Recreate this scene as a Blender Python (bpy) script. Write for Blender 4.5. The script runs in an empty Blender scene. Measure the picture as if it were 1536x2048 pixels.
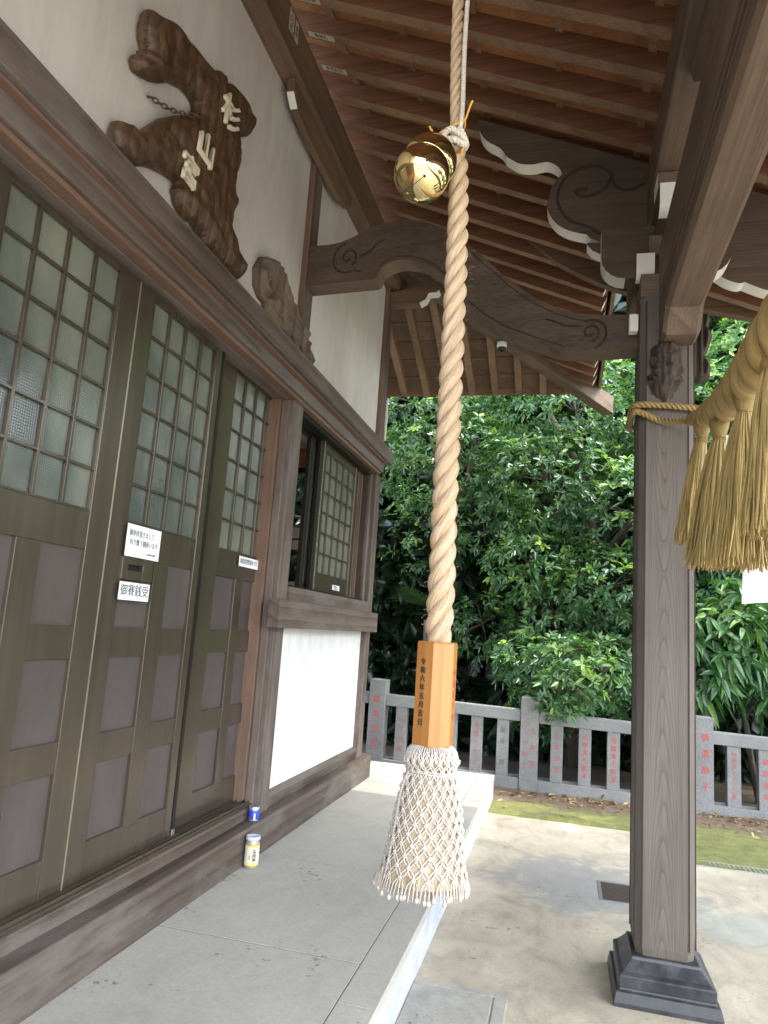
import bpy, bmesh, math, random
import numpy as np
from mathutils import Vector, Matrix
random.seed(7); rng = np.random.default_rng(11)
R = math.radians
S = bpy.context.scene
COL = S.collection
# ---------------- camera ----------------
cam_d = bpy.data.cameras.new('camera'); cam = bpy.data.objects.new('camera', cam_d); COL.objects.link(cam)
r0 = Vector((0.96815994, 0.24097488, 0.06780434)); r1 = Vector((0.02568668, 0.17379782, -0.9844463)); r2 = Vector((-0.24901108, 0.95484314, 0.16207424))
m = Matrix((( r0.x, -r1.x, -r2.x), (r0.y, -r1.y, -r2.y), (r0.z, -r1.z, -r2.z))).to_4x4()
m.translation = (0, 0, 1.6); cam.matrix_world = m
cam_d.sensor_fit = 'VERTICAL'; cam_d.sensor_height = 32.0; cam_d.lens = 1415.278 / 2048 * 32
cam_d.clip_start = .05; cam_d.clip_end = 500
S.camera = cam
# ---------------- sky, sun, exposure ----------------
W = bpy.data.worlds.new('World'); S.world = W; W.use_nodes = True
wn = W.node_tree.nodes; wl = W.node_tree.links; bg = wn['Background']
sky = wn.new('ShaderNodeTexSky'); sky.sky_type = 'NISHITA'; sky.sun_disc = False
SUN_EL, SUN_AZ = 62.0, 103.0          # azimuth clockwise from +Y
sky.sun_elevation = R(SUN_EL); sky.sun_rotation = R(SUN_AZ); sky.air_density = 1.3; sky.dust_density = 2.5; sky.ozone_density = 1.0
hz = wn.new('ShaderNodeHueSaturation'); hz.inputs['Saturation'].default_value = .5; wl.new(sky.outputs[0], hz.inputs['Color']); wl.new(hz.outputs[0], bg.inputs[0])   # hazy, milky summer sky; bg.inputs[1].default_value = .15
sd = bpy.data.lights.new('sun', 'SUN'); sd.energy = 2.7; sd.angle = R(.6); sd.color = (1, .94, .84)
sun = bpy.data.objects.new('sun', sd); COL.objects.link(sun)
dirv = Vector((math.sin(R(SUN_AZ)) * math.cos(R(SUN_EL)), math.cos(R(SUN_AZ)) * math.cos(R(SUN_EL)), math.sin(R(SUN_EL))))
sun.rotation_euler = dirv.to_track_quat('Z', 'Y').to_euler(); sun.location = (6, -4, 12)
S.view_settings.view_transform = 'Standard'; S.view_settings.look = 'None'; S.view_settings.gamma = 1
S.view_settings.exposure = .78
S.render.engine = 'CYCLES'
S.cycles.max_bounces = 8; S.cycles.diffuse_bounces = 5; S.cycles.glossy_bounces = 4; S.cycles.sample_clamp_indirect = 6

# ---------------- material helpers ----------------
def newmat(name):
    mt = bpy.data.materials.new(name); mt.use_nodes = True
    return mt, mt.node_tree.nodes, mt.node_tree.links, mt.node_tree.nodes['Principled BSDF']
def plain(name, col, rough=.6, metal=0, spec=.5):
    mt, n, l, b = newmat(name)
    b.inputs['Base Color'].default_value = (*col, 1); b.inputs['Roughness'].default_value = rough
    b.inputs['Metallic'].default_value = metal; b.inputs['Specular IOR Level'].default_value = spec
    return mt
def ramp(n, pts):
    r = n.new('ShaderNodeValToRGB'); e = r.color_ramp.elements
    while len(e) > 1: e.remove(e[-1])
    e[0].position = pts[0][0]; e[0].color = (*pts[0][1], 1)
    for p, c in pts[1:]:
        x = e.new(p); x.color = (*c, 1)
    return r
def g(v): return (v, v, v)
def noise(n, l, vec, scale, detail=4, rough=.6, dist=0):
    t = n.new('ShaderNodeTexNoise'); t.inputs['Scale'].default_value = scale; t.inputs['Detail'].default_value = detail
    t.inputs['Roughness'].default_value = rough; t.inputs['Distortion'].default_value = dist
    if vec is not None: l.new(vec, t.inputs['Vector'])
    return t
def mixc(n, l, a, b, fac, mode='MIX'):
    mx = n.new('ShaderNodeMix'); mx.data_type = 'RGBA'; mx.blend_type = mode
    for i, v in ((6, a), (7, b)):
        if hasattr(v, 'links'): l.new(v, mx.inputs[i])
        else: mx.inputs[i].default_value = (*v, 1)
    if hasattr(fac, 'links'): l.new(fac, mx.inputs[0])
    else: mx.inputs[0].default_value = fac
    return mx.outputs[2]
def bump(n, l, b, h, strength=.3, dist=.01):
    bp = n.new('ShaderNodeBump'); bp.inputs['Strength'].default_value = strength; bp.inputs['Distance'].default_value = dist
    l.new(h, bp.inputs['Height']); l.new(bp.outputs[0], b.inputs['Normal']); return bp
def mapping(n, l, src, scale=(1, 1, 1), loc=(0, 0, 0), rot=(0, 0, 0)):
    mp = n.new('ShaderNodeMapping'); mp.inputs['Scale'].default_value = scale; mp.inputs['Location'].default_value = loc; mp.inputs['Rotation'].default_value = rot
    l.new(src, mp.inputs['Vector']); return mp.outputs[0]
def wood(name, dark, mid, light, axis='Z', ring=5.0, rough=.62, weather=None, streak=1.0, spec=.35, ringmix=.55, center=(0, 0, 0)):
    """sawn timber: stretched ring figure plus fine fibre streaks running along the given axis"""
    mt, n, l, b = newmat(name)
    tc = n.new('ShaderNodeTexCoord'); oi = n.new('ShaderNodeObjectInfo')
    add = n.new('ShaderNodeVectorMath'); add.operation = 'MULTIPLY_ADD'
    l.new(oi.outputs['Random'], add.inputs[0]); add.inputs[1].default_value = (3.1, 2.3, 5.7); l.new(tc.outputs['Object'], add.inputs[2])
    k = {'X': 0, 'Y': 1, 'Z': 2}[axis]
    s = [1, 1, 1]; s[k] = .075
    v = mapping(n, l, add.outputs[0] if center == (0, 0, 0) else tc.outputs['Object'], tuple(s), center)
    wv = n.new('ShaderNodeTexWave'); wv.wave_type = 'RINGS'; wv.rings_direction = 'SPHERICAL'; wv.wave_profile = 'SAW'
    wv.inputs['Scale'].default_value = ring; wv.inputs['Distortion'].default_value = 3.2; wv.inputs['Detail'].default_value = 2; wv.inputs['Detail Scale'].default_value = 1.2
    l.new(v, wv.inputs['Vector'])
    s2 = [60, 60, 60]; s2[k] = 1.3
    v2 = mapping(n, l, add.outputs[0], tuple(s2))
    fi = noise(n, l, v2, 1.6, 5, .65)
    s3 = [2.2, 2.2, 2.2]; s3[k] = .8
    bl = noise(n, l, mapping(n, l, add.outputs[0], tuple(s3)), 1.5, 5, .6)
    rr = ramp(n, [(0, light), (.55, mid), (.9, dark), (1, light)]); l.new(wv.outputs['Fac'], rr.inputs[0])
    fr = ramp(n, [(.3, dark), (.5, mid), (.72, light)]); l.new(fi.outputs['Fac'], fr.inputs[0])
    c = mixc(n, l, fr.outputs[0], rr.outputs[0], ringmix)
    br = ramp(n, [(.3, g(.68)), (.55, g(1)), (.75, g(1.22))]); l.new(bl.outputs['Fac'], br.inputs[0])
    c = mixc(n, l, c, br.outputs[0], 1, 'MULTIPLY')
    if weather:
        w = noise(n, l, mapping(n, l, add.outputs[0], tuple([1.0 if i == k else 3.5 for i in range(3)])), 1.1, 6, .7)
        wr = ramp(n, [(.47, g(0)), (.62, g(1))]); l.new(w.outputs['Fac'], wr.inputs[0])
        c = mixc(n, l, c, weather, wr.outputs[0])
    l.new(c, b.inputs['Base Color']); b.inputs['Roughness'].default_value = rough; b.inputs['Specular IOR Level'].default_value = spec
    bump(n, l, b, fi.outputs['Fac'], .25 * streak, .004)
    return mt
M = {}
for ax in 'XYZ':
    M['old' + ax] = wood('weathered_timber_' + ax, (.060, .044, .036), (.115, .085, .070), (.165, .128, .105), ax, 4, weather=(.15, .125, .11))
    M['roof' + ax] = wood('cedar_roof_timber_' + ax, (.20, .080, .033), (.32, .145, .062), (.42, .205, .09), ax, 2.5, rough=.7, ringmix=.3)
    M['purlin' + ax] = wood('smoky_cedar_' + ax, (.10, .062, .038), (.16, .102, .064), (.21, .142, .092), ax, 2.5, rough=.7, ringmix=.3)
    M['beam' + ax] = wood('zelkova_beam_' + ax, (.074, .049, .032), (.135, .094, .065), (.19, .135, .096), ax, 2.2, rough=.6, ringmix=.35)
    M['tie' + ax] = wood('smoked_dark_beam_' + ax, (.044, .029, .020), (.080, .055, .039), (.112, .080, .058), ax, 2.0, rough=.62, ringmix=.25)
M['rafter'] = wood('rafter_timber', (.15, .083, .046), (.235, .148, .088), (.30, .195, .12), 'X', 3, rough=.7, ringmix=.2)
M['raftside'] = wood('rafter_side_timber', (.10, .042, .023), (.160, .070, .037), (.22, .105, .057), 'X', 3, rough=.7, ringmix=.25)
M['rafterY'] = wood('rafter_timber_y', (.15, .083, .046), (.235, .148, .088), (.30, .195, .12), 'Y', 3, rough=.7, ringmix=.2)
def cathedral(name, cx, cy, z0):
    """flat-sawn pillar: nested arches about a heart line, tight straight grain at the sides"""
    mt, n, l, b = newmat(name); tc = n.new('ShaderNodeTexCoord'); sp = n.new('ShaderNodeSeparateXYZ')
    wob = noise(n, l, mapping(n, l, tc.outputs['Object'], (3, 3, 1.3)), 1.3, 3, .5)
    l.new(tc.outputs['Object'], sp.inputs[0])
    def mth(op, a, c=0., d=None):
        m_ = n.new('ShaderNodeMath'); m_.operation = op
        for i_, v_ in enumerate((a, c) + (() if d is None else (d,))):
            if hasattr(v_, 'links'): l.new(v_, m_.inputs[i_])
            else: m_.inputs[i_].default_value = v_
        return m_.outputs[0]
    dx = mth('ADD', mth('SUBTRACT', sp.outputs[0], cx), mth('MULTIPLY', mth('SUBTRACT', wob.outputs['Fac'], .5), .05)); dy = mth('SUBTRACT', sp.outputs[1], cy)
    r2_ = mth('ADD', mth('MULTIPLY', dx, dx), mth('MULTIPLY', mth('MULTIPLY', dy, dy), .6)); dz = mth('ABSOLUTE', mth('SUBTRACT', sp.outputs[2], z0))
    f = mth('SUBTRACT', mth('MULTIPLY', mth('ADD', dz, mth('MULTIPLY', wob.outputs['Fac'], .25)), 6.5), mth('MULTIPLY', mth('POWER', r2_, .85), 420))
    fr_ = mth('FRACT', f)
    rr = ramp(n, [(0, (.120, .101, .088)), (.55, (.112, .094, .081)), (.86, (.097, .080, .069)), (.95, (.076, .061, .052)), (1, (.112, .094, .081))]); l.new(fr_, rr.inputs[0])
    fi = noise(n, l, mapping(n, l, tc.outputs['Object'], (70, 70, 1.2)), 1.6, 5, .65); fr = ramp(n, [(.3, g(.78)), (.5, g(1)), (.72, g(1.16))]); l.new(fi.outputs['Fac'], fr.inputs[0])
    bl = noise(n, l, mapping(n, l, tc.outputs['Object'], (3, 3, .9)), 1.5, 5, .6); br = ramp(n, [(.3, g(.85)), (.7, g(1.15))]); l.new(bl.outputs['Fac'], br.inputs[0])
    c = mixc(n, l, rr.outputs[0], fr.outputs[0], 1, 'MULTIPLY'); c = mixc(n, l, c, br.outputs[0], 1, 'MULTIPLY')
    l.new(c, b.inputs['Base Color']); b.inputs['Roughness'].default_value = .6; b.inputs['Specular IOR Level'].default_value = .3; bump(n, l, b, fi.outputs['Fac'], .2, .003); return mt
M['pillar'] = cathedral('pillar_timber', 2.185, -.235, 1.72)
M['warm'] = wood('warm_edge_timber', (.11, .066, .046), (.17, .105, .074), (.22, .145, .105), 'Z', 3, ringmix=.3)
M['warmY'] = wood('warm_edge_timber_y', (.10, .06, .042), (.16, .098, .068), (.21, .135, .098), 'Y', 3, ringmix=.3)
M['sleeve'] = wood('orange_cypress', (.33, .135, .030), (.40, .17, .042), (.46, .21, .06), 'Z', 7, rough=.38, streak=.4, spec=.5)
M['drift'] = wood('lacquered_driftwood', (.026, .014, .008), (.072, .040, .021), (.155, .092, .05), 'Z', 8, rough=.5, spec=.4, ringmix=.42)
M['carve'] = wood('grey_carved_wood', (.07, .052, .036), (.14, .105, .075), (.20, .155, .115), 'Z', 3, rough=.8)
M['sill'] = wood('ground_sill_timber', (.035, .024, .018), (.080, .058, .046), (.125, .096, .080), 'Y', 5, weather=(.125, .108, .094), ringmix=.5)
M['white'] = plain('white_paint', (.72, .70, .64), .6)
M['groove'] = plain('carved_groove', (.028, .018, .012), .8)

def concrete(name, base, var, spots=True, blue=None, swirl=1.0):
    mt, n, l, b = newmat(name); tc = n.new('ShaderNodeTexCoord'); v = tc.outputs['Object']
    a = noise(n, l, v, 1.1, 7, .62, .6); f = noise(n, l, v, 60, 5, .7); mid = noise(n, l, mapping(n, l, v, (1, .55, 1)), 4.5, 6, .7, 1.2)
    lo = tuple(x * (1 - var) for x in base); hi = tuple(min(1, x * (1 + var)) for x in base)
    ra = ramp(n, [(.32, lo), (.52, base), (.7, hi)]); l.new(a.outputs['Fac'], ra.inputs[0])
    rm = ramp(n, [(.35, g(.8)), (.5, g(1)), (.68, g(1.13))]); l.new(mid.outputs['Fac'], rm.inputs[0])
    rf = ramp(n, [(.3, g(.86)), (.6, g(1.06))]); l.new(f.outputs['Fac'], rf.inputs[0])
    c = mixc(n, l, ra.outputs[0], rm.outputs[0], swirl, 'MULTIPLY'); c = mixc(n, l, c, rf.outputs[0], .8, 'MULTIPLY')
    if blue:
        for (cx, cy, sx, sy, col, amt) in blue:
            mp = mapping(n, l, v, (1 / sx, 1 / sy, 0), (-cx / sx, -cy / sy, 0))
            nz = noise(n, l, mapping(n, l, v, (1, 1.6, 1)), 3.2, 8, .72, .8)
            ln = n.new('ShaderNodeVectorMath'); ln.operation = 'LENGTH'; l.new(mp, ln.inputs[0])
            ma = n.new('ShaderNodeMath'); ma.operation = 'MULTIPLY_ADD'; l.new(nz.outputs['Fac'], ma.inputs[0]); ma.inputs[1].default_value = 2.6; 
            sb = n.new('ShaderNodeMath'); sb.operation = 'SUBTRACT'; sb.inputs[0].default_value = -.35; l.new(ln.outputs['Value'], sb.inputs[1]); l.new(sb.outputs[0], ma.inputs[2])
            rr = ramp(n, [(.0, g(0)), (.35, g(amt))]); l.new(ma.outputs[0], rr.inputs[0])
            c = mixc(n, l, c, col, rr.outputs[0])
    sk = noise(n, l, v, 34, 2, .5); s2_ = noise(n, l, v, 3.1, 3, .6); sm = n.new('ShaderNodeMath'); sm.operation = 'MULTIPLY'; l.new(sk.outputs['Fac'], sm.inputs[0]); l.new(s2_.outputs['Fac'], sm.inputs[1])
    sr_ = ramp(n, [(.395, g(1)), (.43, g(.55))]); l.new(sm.outputs[0], sr_.inputs[0]); c = mixc(n, l, c, sr_.outputs[0], 1, 'MULTIPLY')   # grit and small marks
    l.new(c, b.inputs['Base Color']); b.inputs['Roughness'].default_value = .72; b.inputs['Specular IOR Level'].default_value = .35
    bump(n, l, b, f.outputs['Fac'], .25, .003)
    return mt
M['slab'] = concrete('pale_paving_stone', (.37, .352, .312), .08, swirl=.35)
M['joint'] = plain('dark_joint', (.035, .03, .026), .9)
M['ground'] = concrete('poured_concrete', (.39, .345, .265), .24, blue=[(.25, 5.3, .75, .7, (.17, .185, .20), .6), (1.3, 4.9, .9, .35, (.24, .29, .28), .45), (-.45, 3.5, .25, .5, (.31, .26, .20), .4)])
M['cover'] = concrete('grey_cover_concrete', (.33, .315, .28), .12)
M['edge'] = concrete('skylit_nosing', (.42, .45, .50), .10)  # bluish sky light on the nosing is mixed into its base colour
# speckled granite
mt, n, l, b = newmat('grey_granite'); tc = n.new('ShaderNodeTexCoord')
f1 = noise(n, l, tc.outputs['Object'], 170, 3, .7); f2 = noise(n, l, tc.outputs['Object'], 2.2, 5, .6)
ra = ramp(n, [(.35, (.12, .123, .126)), (.5, (.195, .198, .20)), (.68, (.28, .283, .284))]); l.new(f1.outputs['Fac'], ra.inputs[0])
rb = ramp(n, [(.3, g(.75)), (.65, g(1.12))]); l.new(f2.outputs['Fac'], rb.inputs[0])
l.new(mixc(n, l, ra.outputs[0], rb.outputs[0], 1, 'MULTIPLY'), b.inputs['Base Color']); b.inputs['Roughness'].default_value = .75
M['granite'] = mt
M['redpaint'] = plain('red_lettering', (.46, .055, .045), .7); M['redfade'] = plain('faded_red_lettering', (.34, .10, .09), .8)
M['darkpaint'] = plain('faded_lettering', (.10, .07, .07), .7)
M['ink'] = plain('black_ink', (.02, .02, .02), .6)
# dark base stone
mt, n, l, b = newmat('polished_black_stone'); tc = n.new('ShaderNodeTexCoord')
f1 = noise(n, l, tc.outputs['Object'], 9, 8, .7); ra = ramp(n, [(.4, (.020, .021, .024)), (.62, (.042, .043, .048)), (.8, (.11, .11, .11))]); l.new(f1.outputs['Fac'], ra.inputs[0])
l.new(ra.outputs[0], b.inputs['Base Color']); rr = ramp(n, [(.35, g(.3)), (.7, g(.6))]); l.new(f1.outputs['Fac'], rr.inputs[0]); l.new(rr.outputs[0], b.inputs['Roughness'])
M['blackstone'] = mt
# plaster
mt, n, l, b = newmat('white_plaster'); tc = n.new('ShaderNodeTexCoord')
f1 = noise(n, l, mapping(n, l, tc.outputs['Object'], (1, 1, .5)), 2.0, 8, .65, .8); f2 = noise(n, l, tc.outputs['Object'], 90, 3)
f3 = noise(n, l, mapping(n, l, tc.outputs['Object'], (1, 3.5, .4), rot=(R(20), 0, 0)), 3.0, 6, .7, .6)
ra = ramp(n, [(.3, (.52, .48, .42)), (.55, (.58, .555, .51)), (.75, (.63, .615, .58))]); l.new(f1.outputs['Fac'], ra.inputs[0])
rb = ramp(n, [(.35, g(.93)), (.6, g(1.03))]); l.new(f3.outputs['Fac'], rb.inputs[0])
l.new(mixc(n, l, ra.outputs[0], rb.outputs[0], 1, 'MULTIPLY'), b.inputs['Base Color']); b.inputs['Roughness'].default_value = .9; bump(n, l, b, f2.outputs['Fac'], .15, .002)
M['plaster'] = mt
# bronze anodised aluminium: brushed along Z
def alu(name, col, rough, metal=.55):
    mt, n, l, b = newmat(name); tc = n.new('ShaderNodeTexCoord')
    f1 = noise(n, l, mapping(n, l, tc.outputs['Object'], (1, 9, .35)), 2, 3, .5); f2 = noise(n, l, tc.outputs['Object'], 2.2, 3, .5)
    ra = ramp(n, [(.3, tuple(x * .86 for x in col)), (.7, tuple(x * 1.15 for x in col))]); l.new(f1.outputs['Fac'], ra.inputs[0]); l.new(ra.outputs[0], b.inputs['Base Color'])
    rr = ramp(n, [(.35, g(rough * .9)), (.7, g(rough * 1.2))]); l.new(f2.outputs['Fac'], rr.inputs[0]); l.new(rr.outputs[0], b.inputs['Roughness'])
    b.inputs['Metallic'].default_value = metal
    return mt
M['alu'] = alu('bronze_aluminium', (.108, .088, .066), .22)
M['alulite'] = alu('pale_bronze_edge', (.30, .26, .19), .3)
M['aludark'] = plain('dark_bronze', (.02, .017, .014), .4, .5)
mt, n, l, b = newmat('mauve_panel'); tc = n.new('ShaderNodeTexCoord')
f1 = noise(n, l, mapping(n, l, tc.outputs['Object'], (1, 2, .8)), 3, 8, .7); ra = ramp(n, [(.3, (.056, .046, .043)), (.7, (.083, .069, .066))]); l.new(f1.outputs['Fac'], ra.inputs[0])
l.new(ra.outputs[0], b.inputs['Base Color']); b.inputs['Roughness'].default_value = .42
M['panel'] = mt
# figured glass: pressed square pattern
mt, n, l, b = newmat('figured_glass'); tc = n.new('ShaderNodeTexCoord')
br = n.new('ShaderNodeTexBrick'); br.offset = 0; br.inputs['Scale'].default_value = 1; br.inputs['Brick Width'].default_value = .011; br.inputs['Row Height'].default_value = .011
br.inputs['Mortar Size'].default_value = .0022; br.inputs['Mortar Smooth'].default_value = 1
l.new(mapping(n, l, tc.outputs['Object'], (1, 1, 1), rot=(0, R(90), R(0))), br.inputs['Vector'])
sw = n.new('ShaderNodeSeparateXYZ'); l.new(tc.outputs['Object'], sw.inputs[0]); cb = n.new('ShaderNodeCombineXYZ'); l.new(sw.outputs[1], cb.inputs[0]); l.new(sw.outputs[2], cb.inputs[1]); l.new(cb.outputs[0], br.inputs['Vector'])
f1 = noise(n, l, mapping(n, l, tc.outputs['Object'], (1, 1, .6)), 2.2, 4, .55, .3); ra = ramp(n, [(.32, (.07, .085, .08)), (.5, (.13, .145, .12)), (.7, (.20, .21, .165))]); l.new(f1.outputs['Fac'], ra.inputs[0])
l.new(ra.outputs[0], b.inputs['Base Color']); b.inputs['Roughness'].default_value = .13; b.inputs['Specular IOR Level'].default_value = .8
bump(n, l, b, br.outputs['Fac'], .35, .002)
M['glass'] = mt
def fibre(name, dark, mid, light, su=22, sv=1.0, skew=0, rough=.6, depth=.004, spec=.3):
    """bundled fibres laid along UV v"""
    mt, n, l, b = newmat(name); tc = n.new('ShaderNodeTexCoord')
    sp = n.new('ShaderNodeSeparateXYZ'); l.new(tc.outputs['UV'], sp.inputs[0])
    ma = n.new('ShaderNodeMath'); ma.operation = 'MULTIPLY_ADD'; l.new(sp.outputs[1], ma.inputs[0]); ma.inputs[1].default_value = skew; l.new(sp.outputs[0], ma.inputs[2])
    cb = n.new('ShaderNodeCombineXYZ'); l.new(ma.outputs[0], cb.inputs[0]); l.new(sp.outputs[1], cb.inputs[1]); l.new(sp.outputs[2], cb.inputs[2])
    f = noise(n, l, mapping(n, l, cb.outputs[0], (su, sv, 1)), 2, 5, .7, .2); f2 = noise(n, l, mapping(n, l, cb.outputs[0], (su * .22, sv * .8, 1)), 2, 3, .6)
    ra = ramp(n, [(.28, dark), (.45, mid), (.7, light)]); l.new(f.outputs['Fac'], ra.inputs[0])
    rb = ramp(n, [(.3, g(.85)), (.7, g(1.12))]); l.new(f2.outputs['Fac'], rb.inputs[0])
    l.new(mixc(n, l, ra.outputs[0], rb.outputs[0], 1, 'MULTIPLY'), b.inputs['Base Color']); b.inputs['Roughness'].default_value = rough; b.inputs['Specular IOR Level'].default_value = spec
    bump(n, l, b, f.outputs['Fac'], .8, depth)
    return mt
M['hemp'] = fibre('pale_hemp', (.22, .13, .065), (.43, .305, .19), (.57, .45, .33), 14, 2.0, 5.5, .5, .003)
M['hempfine'] = fibre('tassel_hemp', (.30, .21, .12), (.50, .39, .26), (.62, .51, .37), 60, 3, 0, .55)
M['straw'] = fibre('golden_straw_rope', (.14, .09, .03), (.29, .20, .075), (.40, .295, .13), 26, 1.5, .8, .6)
M['strawt'] = fibre('golden_straw', (.14, .095, .035), (.32, .23, .085), (.47, .36, .16), 3, 2, 0, .55)
M['cotton'] = plain('cotton_cord', (.47, .425, .375), .9, spec=.1)
M['cottonw'] = fibre('white_braided_cord', (.45, .40, .33), (.60, .55, .47), (.70, .66, .58), 3, 90, 3, .8)
M['orange'] = plain('orange_string', (.62, .30, .05), .8)
M['paper'] = plain('white_paper', (.78, .80, .82), .5)
mt, n, l, b = newmat('polished_brass'); b.inputs['Base Color'].default_value = (.86, .68, .34, 1); b.inputs['Metallic'].default_value = 1; b.inputs['Roughness'].default_value = .06
M['brass'] = mt
M['black'] = plain('black_void', (.004, .004, .004), .9)
# moss and soil
mt, n, l, b = newmat('moss_and_soil'); tc = n.new('ShaderNodeTexCoord')
f1 = noise(n, l, tc.outputs['Object'], 2.4, 8, .7, .5); f2 = noise(n, l, tc.outputs['Object'], 60, 4, .7); f3 = noise(n, l, tc.outputs['Object'], 5, 6, .7)
ra = ramp(n, [(.35, (.10, .11, .034)), (.6, (.185, .195, .055))]); l.new(f3.outputs['Fac'], ra.inputs[0])
rs = ramp(n, [(.3, (.10, .07, .045)), (.7, (.19, .14, .095))]); l.new(f2.outputs['Fac'], rs.inputs[0])
sp = n.new('ShaderNodeSeparateXYZ'); l.new(tc.outputs['Object'], sp.inputs[0])
ma = n.new('ShaderNodeMath'); ma.operation = 'MULTIPLY_ADD'; l.new(f1.outputs['Fac'], ma.inputs[0]); ma.inputs[1].default_value = 1.6; l.new(sp.outputs[1], ma.inputs[2])
rr = ramp(n, [(0, g(0)), (.12, g(1))]); 
sb = n.new('ShaderNodeMath'); sb.operation = 'SUBTRACT'; l.new(ma.outputs[0], sb.inputs[0]); sb.inputs[1].default_value = 8.15; l.new(sb.outputs[0], rr.inputs[0])
c = mixc(n, l, ra.outputs[0], rs.outputs[0], rr.outputs[0]); rf = ramp(n, [(.3, g(.7)), (.65, g(1.2))]); l.new(f2.outputs['Fac'], rf.inputs[0])
l.new(mixc(n, l, c, rf.outputs[0], 1, 'MULTIPLY'), b.inputs['Base Color']); b.inputs['Roughness'].default_value = .95; bump(n, l, b, f2.outputs['Fac'], .9, .02)
M['moss'] = mt
M['earth'] = concrete('dark_leaf_litter', (.055, .042, .030), .3)
M['gravel'] = concrete('forecourt_gravel', (.22, .20, .17), .15)
M['metal'] = plain('galvanised_steel', (.42, .43, .44), .45, .9)
M['rust'] = plain('rusty_iron', (.10, .065, .05), .7, .4)
mt, n, l, b = newmat('brightened_plaster'); tc = n.new('ShaderNodeTexCoord'); f1 = noise(n, l, mapping(n, l, tc.outputs['Object'], (1, 2.5, 1)), 3.5, 9, .75); ra = ramp(n, [(.30, (.44, .42, .38)), (.42, (.60, .595, .58)), (.6, (.68, .68, .67))]); l.new(f1.outputs['Fac'], ra.inputs[0]); l.new(ra.outputs[0], b.inputs['Base Color']); b.inputs['Roughness'].default_value = .85
M['plasterlit'] = mt  # lower panel plaster: its strong light painted into the colour, plus stains
M['bark'] = wood('tree_bark', (.03, .024, .018), (.06, .048, .036), (.10, .085, .065), 'Z', 4, rough=.95)
def leafmat(name, c0, c1, c2, rough=.32, trans=.25):
    mt, n, l, b = newmat(name); at = n.new('ShaderNodeAttribute'); at.attribute_name = 'tint'
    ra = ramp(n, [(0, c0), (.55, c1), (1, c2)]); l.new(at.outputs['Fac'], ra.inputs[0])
    l.new(ra.outputs[0], b.inputs['Base Color']); b.inputs['Roughness'].default_value = rough; b.inputs['Specular IOR Level'].default_value = .55
    tr = n.new('ShaderNodeBsdfTranslucent'); hs = mixc(n, l, ra.outputs[0], (1.6, 1.7, .6), 1, 'MULTIPLY'); l.new(hs, tr.inputs[0])
    mx = n.new('ShaderNodeMixShader'); mx.inputs[0].default_value = trans; l.new(b.outputs[0], mx.inputs[1]); l.new(tr.outputs[0], mx.inputs[2])
    l.new(mx.outputs[0], n['Material Output'].inputs['Surface'])
    return mt
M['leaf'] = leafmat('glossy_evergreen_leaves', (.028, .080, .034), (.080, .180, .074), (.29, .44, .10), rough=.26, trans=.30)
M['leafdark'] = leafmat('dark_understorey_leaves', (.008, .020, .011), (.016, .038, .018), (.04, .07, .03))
M['leafbig'] = leafmat('broad_light_green_leaves', (.030, .085, .035), (.065, .165, .05), (.22, .36, .06), rough=.28)

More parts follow.
